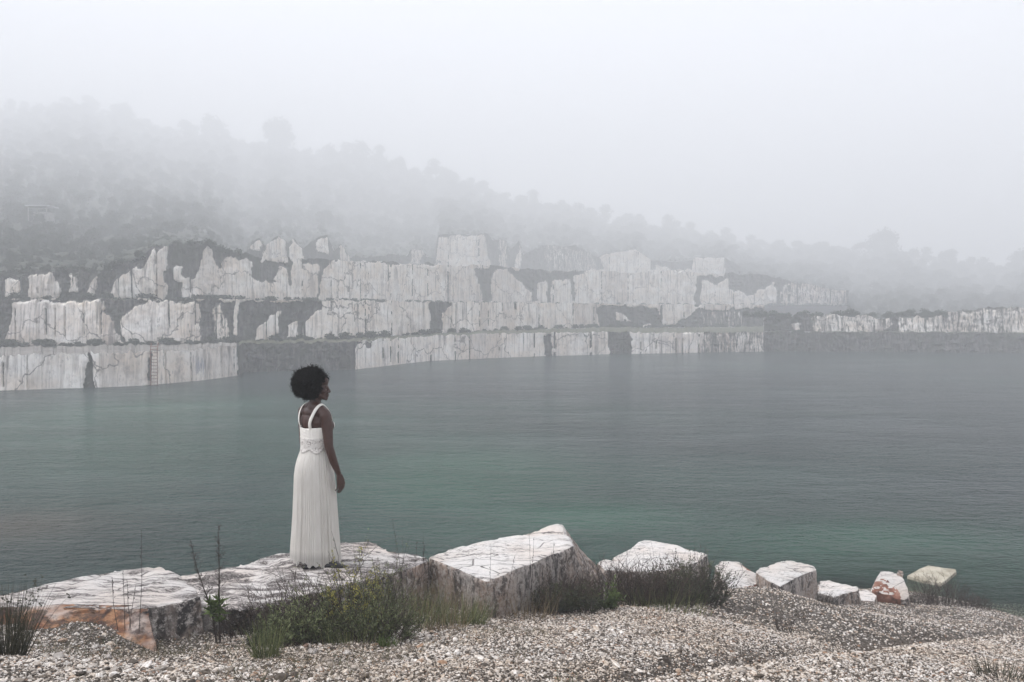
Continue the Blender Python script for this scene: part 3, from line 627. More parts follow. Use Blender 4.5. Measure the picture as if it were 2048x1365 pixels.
# ------------------------------------------------------------ foreground marble blocks
def make_block(name, top, label, mats, drop=.8, spread=.04, seed=0, seg=.035, amp=.022, bev=.03, cat='marble block', shift=(0,0), bottom=None, frontmat=None, group='marble blocks along the lake edge', rnd=0):
    T=[P(*t) if len(t)==3 else None for t in top]
    c=sum(T,Vector())/len(T)
    if bottom: Bt=[P(*t) for t in bottom]
    else: Bt=[Vector((c.x+(p.x-c.x)*(1+spread/max(.1,(p-c).length))+shift[0],c.y+(p.y-c.y)*(1+spread/max(.1,(p-c).length))+shift[1],p.z-drop)) for p in T]
    base=Vector((c.x,c.y,c.z-drop))
    bm=bmesh.new(); n=len(T)
    tv=[bm.verts.new(p-base) for p in T]; bv=[bm.verts.new(p-base) for p in Bt]
    ft=bm.faces.new(tv); fb=bm.faces.new(bv[::-1])
    fs=[bm.faces.new((tv[i],bv[i],bv[(i+1)%n],tv[(i+1)%n])) for i in range(n)]
    bmesh.ops.recalc_face_normals(bm,faces=bm.faces[:])
    bm.normal_update()
    bmesh.ops.bevel(bm,geom=[e for e in bm.edges],offset=bev,segments=2,profile=.6,affect='EDGES',clamp_overlap=True)
    bm.normal_update()
    for f in bm.faces:
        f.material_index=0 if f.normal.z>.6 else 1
        if frontmat and f.material_index==1:
            cc=f.calc_center_median()+base
            if frontmat(cc,f.normal): f.material_index=2
    bmesh.ops.triangulate(bm,faces=bm.faces[:])
    for it in range(8):
        es=[e for e in bm.edges if e.calc_length()>seg*1.5]
        if not es or len(bm.verts)>60000: break
        bmesh.ops.subdivide_edges(bm,edges=es,cuts=1); bmesh.ops.triangulate(bm,faces=[f for f in bm.faces if len(f.verts)>3])
    bm.normal_update()
    co=np.array([v.co[:] for v in bm.verts]); no=np.array([v.normal[:] for v in bm.verts])
    q=co*1.0+seed*13.7
    d=amp*1.5*fbm(q[:,0]*3,q[:,1]*3,q[:,2]*3,5)+amp*.8*np.abs(fbm(q[:,0]*9,q[:,1]*9,q[:,2]*9,3))*-1
    d+=amp*1.2*(np.round(vn(q[:,0]*2.3+q[:,1]*1.1,q[:,1]*5,seed)*2)/2)*(no[:,2]>.6)
    co=co+no*d[:,None]
    for v,p in zip(bm.verts,co): v.co=p
    me=bpy.data.meshes.new(name); bm.to_mesh(me); bm.free()
    for mm in mats: me.materials.append(mm)
    me.polygons.foreach_set('use_smooth',np.ones(len(me.polygons),bool))
    o=bpy.data.objects.new(name,me); COL.objects.link(o); o.location=base
    return tag(o,label,cat,group)
def zz(z,pts): # pixels on a horizontal plane
    return [(a,b,PZ(a,b,z).y) for a,b in pts]
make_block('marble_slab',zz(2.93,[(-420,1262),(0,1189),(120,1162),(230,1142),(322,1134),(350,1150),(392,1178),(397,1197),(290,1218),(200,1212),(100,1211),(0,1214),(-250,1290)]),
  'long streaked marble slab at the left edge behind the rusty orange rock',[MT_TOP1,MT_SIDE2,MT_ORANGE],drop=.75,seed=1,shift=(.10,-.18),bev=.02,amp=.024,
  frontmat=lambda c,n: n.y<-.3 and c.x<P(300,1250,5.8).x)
make_block('orange_rock',zz(2.915,[(48,1222),(60,1214),(112,1210),(200,1208),(284,1211),(296,1220),(200,1217),(120,1219)]),
  'rusty orange rock with a broken face lying against the front of the left slab',[MT_ORANGE,MT_ORANGE],drop=.5,seed=17,bev=.02,amp=.03,cat='rock',
  bottom=[(20,1330,5.35),(50,1320,5.5),(112,1320,5.7),(200,1320,5.7),(300,1320,5.72),(322,1330,5.5),(210,1345,5.35),(120,1345,5.35)],group=None)
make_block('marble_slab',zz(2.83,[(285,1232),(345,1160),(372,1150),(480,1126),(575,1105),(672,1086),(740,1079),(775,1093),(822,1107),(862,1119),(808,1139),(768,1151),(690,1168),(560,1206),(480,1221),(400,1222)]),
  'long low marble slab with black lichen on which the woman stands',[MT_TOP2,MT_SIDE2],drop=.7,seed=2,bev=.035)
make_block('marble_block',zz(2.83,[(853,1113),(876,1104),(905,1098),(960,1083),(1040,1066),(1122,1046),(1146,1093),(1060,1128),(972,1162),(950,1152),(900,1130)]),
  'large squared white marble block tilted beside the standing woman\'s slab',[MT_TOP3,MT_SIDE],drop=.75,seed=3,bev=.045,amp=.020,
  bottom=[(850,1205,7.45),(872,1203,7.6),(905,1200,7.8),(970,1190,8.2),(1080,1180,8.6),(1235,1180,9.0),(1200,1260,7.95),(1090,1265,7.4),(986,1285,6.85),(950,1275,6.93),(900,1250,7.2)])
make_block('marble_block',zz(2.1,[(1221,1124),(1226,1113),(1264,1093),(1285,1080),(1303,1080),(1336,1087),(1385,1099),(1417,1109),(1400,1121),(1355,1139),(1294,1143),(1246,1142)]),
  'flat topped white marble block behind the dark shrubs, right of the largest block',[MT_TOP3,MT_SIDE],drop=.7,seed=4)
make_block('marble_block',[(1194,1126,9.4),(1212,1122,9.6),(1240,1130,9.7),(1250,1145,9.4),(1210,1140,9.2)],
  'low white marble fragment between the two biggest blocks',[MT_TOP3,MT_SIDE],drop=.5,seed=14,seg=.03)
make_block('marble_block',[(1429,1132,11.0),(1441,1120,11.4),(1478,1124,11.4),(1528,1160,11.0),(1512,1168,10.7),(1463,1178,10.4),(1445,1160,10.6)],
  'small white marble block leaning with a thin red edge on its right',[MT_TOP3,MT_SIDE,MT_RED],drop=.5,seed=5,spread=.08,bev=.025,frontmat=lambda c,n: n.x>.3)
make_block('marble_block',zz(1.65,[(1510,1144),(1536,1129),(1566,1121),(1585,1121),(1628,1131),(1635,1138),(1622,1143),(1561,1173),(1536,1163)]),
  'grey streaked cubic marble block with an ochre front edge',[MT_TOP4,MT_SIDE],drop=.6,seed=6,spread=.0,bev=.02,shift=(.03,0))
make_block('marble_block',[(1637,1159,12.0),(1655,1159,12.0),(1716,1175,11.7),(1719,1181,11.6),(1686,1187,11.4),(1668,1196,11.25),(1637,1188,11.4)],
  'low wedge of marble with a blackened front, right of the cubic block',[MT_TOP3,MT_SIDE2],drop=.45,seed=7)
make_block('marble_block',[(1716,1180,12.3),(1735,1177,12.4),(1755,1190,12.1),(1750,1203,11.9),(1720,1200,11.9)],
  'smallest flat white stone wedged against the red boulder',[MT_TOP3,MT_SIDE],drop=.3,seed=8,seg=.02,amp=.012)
m=M_('submerged marble',.6); m.col(m.ramp(m.noise(5,5),[(.35,(.25,.22,.16)),(.6,(.44,.40,.32))])); MT_SUB=m.m
make_block('marble_slab',zz(.06,[(1814,1151),(1856,1131),(1911,1139),(1913,1143),(1884,1167),(1843,1160)]),
  'flat yellowish marble slab lying half in the shallow water',[MT_SUB,MT_SUB],drop=.9,seed=9,spread=.10,amp=.006,bev=.015)
# red boulder and the pointed stone on it
def boulder(name,c,r,sc,label,mats,seed,fn=None,group=None,cat='boulder',sub=5,rz=0):
    bm=bmesh.new(); bmesh.ops.create_icosphere(bm,subdivisions=sub,radius=1)
    co=np.array([v.co[:] for v in bm.verts]); random.seed(seed)
    for k in range(11):   # flat facets
        n=np.array(rv()[:]); d=random.uniform(.52,.8); s=co@n; over=np.maximum(s-d,0); co-=over[:,None]*n[None]*1.0
    q=co+seed*3.1; d=.16*fbm(q[:,0]*1.5,q[:,1]*1.5,q[:,2]*1.5,5); co*= (1+d)[:,None]; co*=np.array(sc)*r
    for v,p in zip(bm.verts,co): v.co=p
    bm.normal_update()
    for f in bm.faces: f.material_index=fn(f.calc_center_median(),f.normal) if fn else 0
    me=bpy.data.meshes.new(name); bm.to_mesh(me); bm.free()
    for mm in mats: me.materials.append(mm)
    me.polygons.foreach_set('use_smooth',np.ones(len(me.polygons),bool))
    o=bpy.data.objects.new(name,me); COL.objects.link(o); o.location=c; o.rotation_euler=(0,0,rz); return tag(o,label,cat,group)
bc=P(1778,1186,12.35)
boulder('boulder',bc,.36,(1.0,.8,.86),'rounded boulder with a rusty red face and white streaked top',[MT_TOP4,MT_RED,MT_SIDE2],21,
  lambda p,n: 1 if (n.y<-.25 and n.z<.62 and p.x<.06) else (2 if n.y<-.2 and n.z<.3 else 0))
boulder('boulder',P(1800,1152,12.4),.085,(.8,.8,1.25),'small pointed stone resting on the red boulder',[MT_SIDE],24,sub=4)

# ------------------------------------------------------------ gravel
m=M_('pebble',.75); oi=m.n('ObjectInfo')
k=m.ramp(oi.outputs['Random'],[(0,(.04,.032,.026)),(.22,(.12,.10,.082)),(.36,(.24,.21,.18)),(.50,(.44,.41,.38)),(.66,(.80,.775,.75)),(.92,(.56,.49,.42)),(.965,(.36,.24,.165)),(1,(.15,.10,.08))])
k=m.mix(m.ramp(m.noise(1.6,4,.6),[(.38,0),(.6,1)]),m.mix(1,k,(.62,.56,.5),'MULTIPLY'),k)
gp_=m.n('NewGeometry'); dn=m.noise(1.1,4,.65,gp_.outputs['Position']); k=m.mix(m.ramp(dn,[(.44,1),(.60,0)]),m.mix(1,k,(.93,.89,.84),'MULTIPLY'),k); m.col(k); MT_PEB=m.m
pebC=bpy.data.collections.new('pebble_sources')
for s in range(8):
    bm=bmesh.new(); bmesh.ops.create_icosphere(bm,subdivisions=2,radius=1); co=np.array([v.co[:] for v in bm.verts]); random.seed(300+s)
    for k in range(7):
        n=np.array(rv()[:]); d=random.uniform(.5,.8); co-=np.maximum(co@n-d,0)[:,None]*n[None]
    co*=(1+.12*fbm(co[:,0]*1.3+s*9,co[:,1]*1.3,co[:,2]*1.3,2))[:,None]; co*=np.array([1,random.uniform(.65,.95),random.uniform(.45,.75)])
    for v,p in zip(bm.verts,co): v.co=p
    me=bpy.data.meshes.new('pebble'); bm.to_mesh(me); bm.free(); me.materials.append(MT_PEB)
    pebC.objects.link(bpy.data.objects.new('pebble',me))
def frus(n,d0,d1,pw=1.0):
    D=d0+(d1-d0)*rng.random(n)**pw; px=rng.uniform(-120,2170,n); return (px-1024)/F*D, D, px
# density is laid out in world space: more stones per square metre close by, larger ones sparse
def scatter(n,d0,d1,pw,smin,smax,patch=0):
    x,y,px=frus(n,d0,d1,pw); z=tz(x,y)
    d,sd_=seg_dist(x,y,gully); keep=(z>-.6)
    keep&=~((d<np.where((sd_>0)&(px<1700),.26,.12)+.09*vn(x*3,y*3))&(rng.random(n)<.93))
    keep&=~((sd_>0)&(d>.08)&(d<.5+.15*vn(x*2,y*2))&(px>1100)&(rng.random(n)<.5))
    for q,r_ in OCH: keep&=~(((((x-q.x)/(r_*1.4))**2+((y-q.y)/(r_*.8))**2)<1+.8*fbm(x*6,y*6,2,2))&(rng.random(n)<.78))
    thin=fbm(x*.8,y*.8,7,3)   # bare soil shows through in patches
    leftsoil=np.clip((-x-.3)/1.5,0,1)
    keep&=rng.random(n)>(.16+.7*np.clip(thin+.08,0,1)+.3*leftsoil*np.clip(fbm(x*2,y*2,1,3)+.3,0,1))
    if patch: keep&=fbm(x*1.1,y*1.1,33,2)>.02
    x,y,z=x[keep],y[keep],z[keep]; k=len(x)
    s=smin+(smax-smin)*rng.random(k)**2.2
    sc=np.c_[s*rng.uniform(.8,1.2,k),s*rng.uniform(.8,1.2,k),s*rng.uniform(.7,1.1,k)]
    return np.c_[x,y,z+s*.25],np.c_[rng.uniform(-.5,.5,k),rng.uniform(-.5,.5,k),rng.uniform(0,6.28,k)],sc,rng.integers(0,8,k)
parts=[scatter(330000,2.9,7.5,.85,.0045,.011),scatter(170000,6.0,15.5,.75,.0075,.0155),scatter(14000,3.0,9,.9,.010,.019),scatter(1500,3.0,6.2,.8,.018,.036,1)]
gr=gn_scatter('gravel',np.vstack([p[0] for p in parts]),np.vstack([p[1] for p in parts]),np.vstack([p[2] for p in parts]),np.concatenate([p[3] for p in parts]),pebC)
tag(gr,'white marble gravel covering the near slope','gravel',kind='stuff')
# a few bigger loose stones
m=M_('loose white stone',.7); m.col(m.ramp(m.noise(9,5,.6),[(.36,(.14,.115,.10)),(.5,(.42,.38,.35)),(.7,(.62,.585,.55))])); m.bump(m.noise(20,5),.01,.8); MT_STONE=m.m
for i,(px,py,D,r,lab) in enumerate([(203,1308,4.6,.04,'pale round stone alone on the gravel below the orange stained slab'),
  (105,1310,4.4,.055,'broad cream stone on the gravel near the left reed tuft'),(822,1255,6.2,.055,'white stone at the foot of the grass clump before the largest block'),
  (855,1283,5.6,.04,'white stone on the gravel right of the big green bush'),(620,1328,4.8,.05,'tan stone under the front of the big green bush'),
  (690,1330,4.75,.045,'white stone at the right foot of the big green bush'),(895,1222,6.85,.07,'flat pale stone against the base of the largest block'),
  (1165,1218,7.3,.05,'white stone at the edge of the dark shrubs'),(180,1252,5.2,.045,'white stone on top of the gravel heap beside the orange stained slab')]):
    x=(px-1024)/F*D; r*=.62; boulder('stone',(x,D,float(tz(x,D))+r*.35),r,(1.1,.8,.7),lab,[MT_STONE],60+i,cat='stone',sub=3,group='larger loose stones on the gravel')

# ------------------------------------------------------------ plants
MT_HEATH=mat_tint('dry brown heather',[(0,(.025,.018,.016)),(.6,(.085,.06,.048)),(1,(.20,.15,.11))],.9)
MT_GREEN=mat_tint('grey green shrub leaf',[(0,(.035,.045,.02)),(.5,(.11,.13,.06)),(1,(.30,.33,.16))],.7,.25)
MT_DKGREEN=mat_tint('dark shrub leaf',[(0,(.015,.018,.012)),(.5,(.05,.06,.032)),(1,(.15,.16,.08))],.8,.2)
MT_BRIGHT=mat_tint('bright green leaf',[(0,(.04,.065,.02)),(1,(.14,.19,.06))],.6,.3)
MT_YELLOW=mat_tint('yellow flower',[(0,(.22,.2,.05)),(1,(.42,.38,.10))],.7,.2)
MT_GRASS=mat_tint('olive grass blade',[(0,(.05,.065,.025)),(.5,(.10,.125,.05)),(1,(.28,.28,.13))],.7,.25)
MT_DRY=mat_tint('dry straw blade',[(0,(.09,.065,.04)),(.5,(.2,.15,.09)),(1,(.36,.29,.18))],.8,.2)
MT_STRAW=mat_tint('weathered short grass',[(0,(.03,.022,.015)),(.5,(.10,.075,.045)),(.8,(.07,.09,.03)),(1,(.26,.20,.12))],.8,.2)
MT_REED=mat_tint('dark reed stem',[(0,(.02,.022,.014)),(1,(.08,.075,.045))],.7)
MT_STEM=mat_tint('dark twig',[(0,(.02,.016,.014)),(1,(.07,.05,.04))],.9)
def curve(b,d,L,droop=.3,n=4,wig=.05):
    pts=[b.copy()]; dd=d.normalized(); 
    for i in range(n):
        dd=(dd+Vector((random.uniform(-wig,wig),random.uniform(-wig,wig),-droop/n))).normalized(); pts.append(pts[-1]+dd*(L/n))
    return pts
def gp(px,D): x=(px-1024)/F*D; return Vector((x,D,float(tz(x,D))-.01))
def tuft(name,px,D,n,hmin,hmax,spread,lean,mat,label,cat='grass tuft',wd=.005,group='grass tufts on the gravel',droop=.4,seeds=0,seed=None,partn='blade',depth=None):
    random.seed(seed if seed is not None else int(px+D*10)); g=gp(px,D); t=empty(name,g,label,cat,group)
    b=MB(); sb=b
    for i in range(n):
        a=random.uniform(0,6.28); q=spread*math.sqrt(random.random()); p=Vector((q*math.cos(a),q*math.sin(a)*(depth or 1),0)); p.z=float(tz(g.x+p.x,g.y+p.y))-g.z-.01
        d=Vector((math.cos(a)*lean*random.random(),math.sin(a)*lean*random.random(),1)); c=curve(p,d,random.uniform(hmin,hmax),droop*random.random(),4,.07)
        b.ribbon(c,wd*random.uniform(.6,1.3),random.random())
        if i<seeds: 
            e=c[-1]
            for k in range(5): sb.leaf(e+rv()*.008,rv(),rv(),.014,.01,random.random())
    b.build('leaves',mat,t)
    return t
def shrub(name,px,D,label,W,Hh,n,leafmat,stemmat=None,dep=.25,leaf=(.018,.006),per=40,cat='shrub',group='shrubs in front of the marble blocks',seed=1,lean=.5,flowers=None,up=.7,sub=4,base_dark=True):
    stemmat=stemmat or MT_STEM
    random.seed(seed); g=gp(px,D); t=empty(name,g,label,cat,group); st=MB(); lf=MB(); fl=MB()
    for i in range(n):
        bx=random.uniform(-.5,.5)*W*.75; by=random.uniform(-.5,.5)*dep; p=Vector((bx,by,float(tz(g.x+bx,g.y+by))-g.z-.02))
        e=1-(abs(bx)/(W*.55))**2*.55
        L=Hh*e*random.choice([random.uniform(.35,.8),random.uniform(.6,1.15)]); d=Vector((bx/W*lean*1.8+random.uniform(-.25,.25),random.uniform(-.35,.35),1))
        bare=random.random()<.28
        if bare: L*=1.25
        c=curve(p,d,L,.35*random.random(),5,.2); st.tube(c,.0025 if bare else .0035,.0010,random.random(),4)
        tips=[c]
        for k in range(sub):
            j=random.randint(1,4); s=c[j]; dd=(c[j]-c[j-1]).normalized()+rv()*.75; dd.z=abs(dd.z)*.8+.2
            cc=curve(s,dd,L*random.uniform(.2,.42),.1,3,.15); st.tube(cc,.0018,.0008,random.random(),3); tips.append(cc)
        for c2 in tips:
            m_=(int(per*.55) if c2 is c else int(per*.33)) if not bare else int(per*.06)
            for k in range(m_):
                f=random.uniform(.25 if c2 is c else .1,1); q=f*(len(c2)-1); a=min(int(q),len(c2)-2); pp=c2[a].lerp(c2[a+1],q-a)
                dd=(c2[a+1]-c2[a]).normalized()*up+rv()*.8; dd.normalize()
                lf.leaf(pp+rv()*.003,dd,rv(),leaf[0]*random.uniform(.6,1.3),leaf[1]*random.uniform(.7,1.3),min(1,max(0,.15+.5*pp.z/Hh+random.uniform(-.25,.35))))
            if flowers and random.random()<flowers[0] and flowers[1]<c2[-1].x<flowers[2]:
                for k in range(16):
                    q=random.uniform(.55,1)*(len(c2)-1); a=min(int(q),len(c2)-2); fl.leaf(c2[a].lerp(c2[a+1],q-a)+rv()*.008,rv(),rv(),.011,.009,random.random())
    st.build('stems',stemmat,t); lf.build('leaves',leafmat,t)
    if fl.v: fl.build('flowers',MT_YELLOW,t)
    return t
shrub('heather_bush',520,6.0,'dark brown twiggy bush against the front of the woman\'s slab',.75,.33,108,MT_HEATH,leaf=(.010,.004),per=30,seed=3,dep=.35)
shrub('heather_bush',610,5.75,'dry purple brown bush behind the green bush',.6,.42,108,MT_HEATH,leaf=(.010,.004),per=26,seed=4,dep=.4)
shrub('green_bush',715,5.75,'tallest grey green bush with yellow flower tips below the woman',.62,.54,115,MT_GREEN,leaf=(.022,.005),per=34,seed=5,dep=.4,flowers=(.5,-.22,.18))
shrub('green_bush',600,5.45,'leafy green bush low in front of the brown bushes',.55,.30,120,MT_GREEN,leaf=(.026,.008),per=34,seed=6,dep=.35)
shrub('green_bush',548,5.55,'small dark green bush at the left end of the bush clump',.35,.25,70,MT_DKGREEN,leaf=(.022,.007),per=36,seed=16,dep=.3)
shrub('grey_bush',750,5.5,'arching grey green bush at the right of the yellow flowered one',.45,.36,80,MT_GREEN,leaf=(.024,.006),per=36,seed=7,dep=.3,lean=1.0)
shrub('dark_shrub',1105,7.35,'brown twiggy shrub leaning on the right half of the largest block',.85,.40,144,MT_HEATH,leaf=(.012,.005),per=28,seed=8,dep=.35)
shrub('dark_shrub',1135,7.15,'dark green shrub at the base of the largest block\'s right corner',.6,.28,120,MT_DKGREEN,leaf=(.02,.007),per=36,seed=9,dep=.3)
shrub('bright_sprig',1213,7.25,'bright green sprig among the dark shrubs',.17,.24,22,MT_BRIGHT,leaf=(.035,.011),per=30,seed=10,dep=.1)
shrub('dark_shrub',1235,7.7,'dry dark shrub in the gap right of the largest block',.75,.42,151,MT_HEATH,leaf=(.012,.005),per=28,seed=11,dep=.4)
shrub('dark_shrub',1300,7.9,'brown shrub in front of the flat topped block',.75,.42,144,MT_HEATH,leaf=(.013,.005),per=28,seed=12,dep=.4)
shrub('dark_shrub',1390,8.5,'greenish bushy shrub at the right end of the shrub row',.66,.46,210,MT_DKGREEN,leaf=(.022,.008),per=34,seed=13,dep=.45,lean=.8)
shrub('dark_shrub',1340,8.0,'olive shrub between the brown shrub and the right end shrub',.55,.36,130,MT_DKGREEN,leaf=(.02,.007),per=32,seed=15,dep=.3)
tuft('grass_clump',800,6.35,460,.15,.38,.30,.6,MT_GRASS,'tall olive and straw grass clump between the bush and the largest block',group='tall grasses by the blocks',wd=.004)
tuft('grass_clump',870,6.65,320,.14,.36,.30,.5,MT_DRY,'dry straw grass clump leaning on the left corner of the largest block',group='tall grasses by the blocks',wd=.0035)
tuft('grass_clump',925,6.45,380,.10,.26,.17,.8,MT_GRASS,'fresh green spiky clump before the largest block',group='tall grasses by the blocks',wd=.0045)
tuft('grass_clump',890,6.15,150,.06,.16,.14,1.2,MT_DRY,'low reddish straggly clump in front of the green spiky clump',group='tall grasses by the blocks',wd=.004)
tuft('grass_clump',525,4.7,230,.10,.27,.07,.55,MT_GRASS,'dense green rush tuft at the bottom left of centre',wd=.0035)
tuft('reed_tuft',-8,4.15,380,.22,.42,.10,.5,MT_REED,'dark reed tuft with seed heads at the bottom left corner',wd=.0035,seeds=40,droop=.5)
tuft('grass_clump',772,5.25,90,.05,.10,.05,.7,MT_BRIGHT,'small bright green plant on the gravel below the bushes',wd=.008)
tuft('grass_clump',2015,4.75,190,.05,.14,.14,.7,MT_REED,'low dark tuft at the bottom right corner',wd=.0035)
tuft('grass_clump',1812,7.3,120,.06,.14,.12,.7,MT_GRASS,'small green tuft in the gully at the right',wd=.005)
tuft('grass_clump',1575,7.6,60,.10,.26,.08,.6,MT_STEM,'thin dark weed alone on the gravel below the cubic block',wd=.004)
tuft('grass_clump',1650,10.9,120,.08,.24,.16,.6,MT_STEM,'dark weed at the foot of the wedge shaped block',wd=.006)
tuft('grass_clump',1140,4.4,70,.04,.09,.10,.9,MT_GRASS,'sparse short grass at the bottom centre beside the ochre soil',wd=.003)
tuft('grass_clump',1440,4.9,90,.04,.10,.10,.8,MT_REED,'low dark grass where the gully meets the bottom edge',wd=.0035)
shrub('waterside_shrub',1905,13.3,'bare brown bush at the water\'s edge by the half sunken slab',1.0,.50,110,MT_HEATH,leaf=(.02,.008),per=12,seed=31,dep=.5,group='bushes at the right shore')
shrub('waterside_shrub',1845,12.9,'low brown bush right of the red boulder',.7,.25,70,MT_HEATH,leaf=(.02,.008),per=14,seed=32,dep=.4,group='bushes at the right shore')
shrub('waterside_shrub',1965,13.1,'thin bare bush at the shore, furthest right',.6,.30,50,MT_HEATH,leaf=(.02,.008),per=10,seed=33,dep=.4,group='bushes at the right shore')
tuft('grass_clump',690,5.4,200,.08,.22,.20,.6,MT_GRASS,'loose green grass growing through the front of the green bushes',group='tall grasses by the blocks',wd=.004)
tuft('grass_clump',1050,7.0,200,.12,.30,.26,.6,MT_DRY,'sparse straw grass at the foot of the largest block\'s front face',group='tall grasses by the blocks',wd=.0035)
tuft('grass_clump',1330,7.6,260,.10,.27,.42,.6,MT_GRASS,'olive grass mixed among the shrubs before the flat topped block',group='tall grasses by the blocks',wd=.004)
# tall dark weed with leafy foot in front of the slab
def tall_weed():
    random.seed(5); g=gp(430,5.75); t=empty('tall_weed',g,'tall dark two stemmed weed with fresh green leaves at its middle','weed'); k=5.75/F
    s1=MB(); lf=MB(); bud=s1
    A=[Vector((-5*k,0,0)),Vector((-14*k,0,75*k)),Vector((-28*k,0,110*k)),Vector((-44*k,0,160*k)),Vector((-55*k,0,215*k))]
    B=[Vector((2*k,0,0)),Vector((0,.01,80*k)),Vector((1*k,.01,150*k)),Vector((2*k,0,200*k)),Vector((2*k,0,240*k))]
    for L in(A,B):
        s1.tube(L,.007,.0015,.4,6)
        for i in range(44):
            q=random.uniform(1.4,4); a=min(int(q),3); p=L[a].lerp(L[a+1],q-a); d=Vector((random.choice((-1,1))*random.uniform(.3,.9),random.uniform(-.4,.4),.9)).normalized()
            c=curve(p,d,random.uniform(.02,.14)*(1.15-q/4.4),.0,3,.2); s1.tube(c,.0016,.0007,.4,3)
            for c_ in c[1:]:
                bud.leaf(c_,rv(),rv(),.010,.007,random.random())
        for i in range(75):
            q=random.uniform(.75,1.35) if L is A else random.uniform(.55,1.15); a=min(int(q),3); p=L[a].lerp(L[a+1],q-a); d=rv()*.8+Vector((0,0,.6)); d.normalize()
            lf.leaf(p,d,rv(),random.uniform(.04,.085),.017,random.random())
    s1.build('stems',MT_STEM,t); lf.build('leaves',MT_BRIGHT,t)
tall_weed()
def stalks(px,D,lst,label,mat=MT_STEM,z=None):
    g=gp(px,D); t=empty('grass_stalks',g,label,'grass stalks','thin dry stalks standing before the blocks'); b=MB(); hd=b; random.seed(int(px))
    for (x0,y0,x1,y1) in lst:
        a=P(x0,y0,D)-g; e=P(x1,y1,D)-g; m_=a.lerp(e,.5)+Vector((random.uniform(-.015,.015),0,0)); b.tube([a,m_,e],.0022,.0011,.3,4)
        for i in range(9): hd.leaf(a.lerp(e,random.uniform(.6,1)),Vector((random.uniform(-.5,.5),0,1)).normalized(),rv(),.018,.005,random.random())
    b.build('stems',mat,t)
stalks(270,5.4,[(278,1268,283,1060),(250,1262,246,1145),(236,1262,224,1155),(262,1262,254,1160),(258,1262,272,1170)],'thin stalks rising in front of the long streaked slab')
stalks(815,6.5,[(806,1200,785,1040),(822,1200,834,1085),(848,1200,846,1060),(838,1200,850,1090)],'thin tall stalks in the gap left of the largest block')
stalks(1020,6.8,[(1070,1235,1058,1060),(1060,1240,1068,1075),(1100,1235,1108,1085),(975,1245,982,1095),(1010,1240,1030,1110)],'pale thin stalks crossing the largest block\'s front')
stalks(1390,8.3,[(1392,1180,1390,1070),(1400,1180,1412,1092),(1350,1185,1352,1100),(1410,1180,1400,1085)],'dark stalks above the right end of the shrub row')
# sparse grass among the gravel (uncountable)
random.seed(77); b=MB()
for i in range(9000):
    D=random.uniform(3.4,6.4); px=random.uniform(-100,1100); x=(px-1024)/F*D
    if float(fbm(np.array([x*1.2]),np.array([D*1.2]),4,2)[0])<(-.05 if px<620 else .12): continue
    g=gp(px,D); a=random.uniform(0,6.28); d=Vector((math.cos(a)*.6,math.sin(a)*.6,1))
    b.ribbon(curve(g,d,random.uniform(.03,.10),.6*random.random(),3,.1),.0028,random.random())
tag(b.build('sparse_grass',MT_STRAW),'sparse short dry grass between the stones at lower left','grass',kind='stuff')

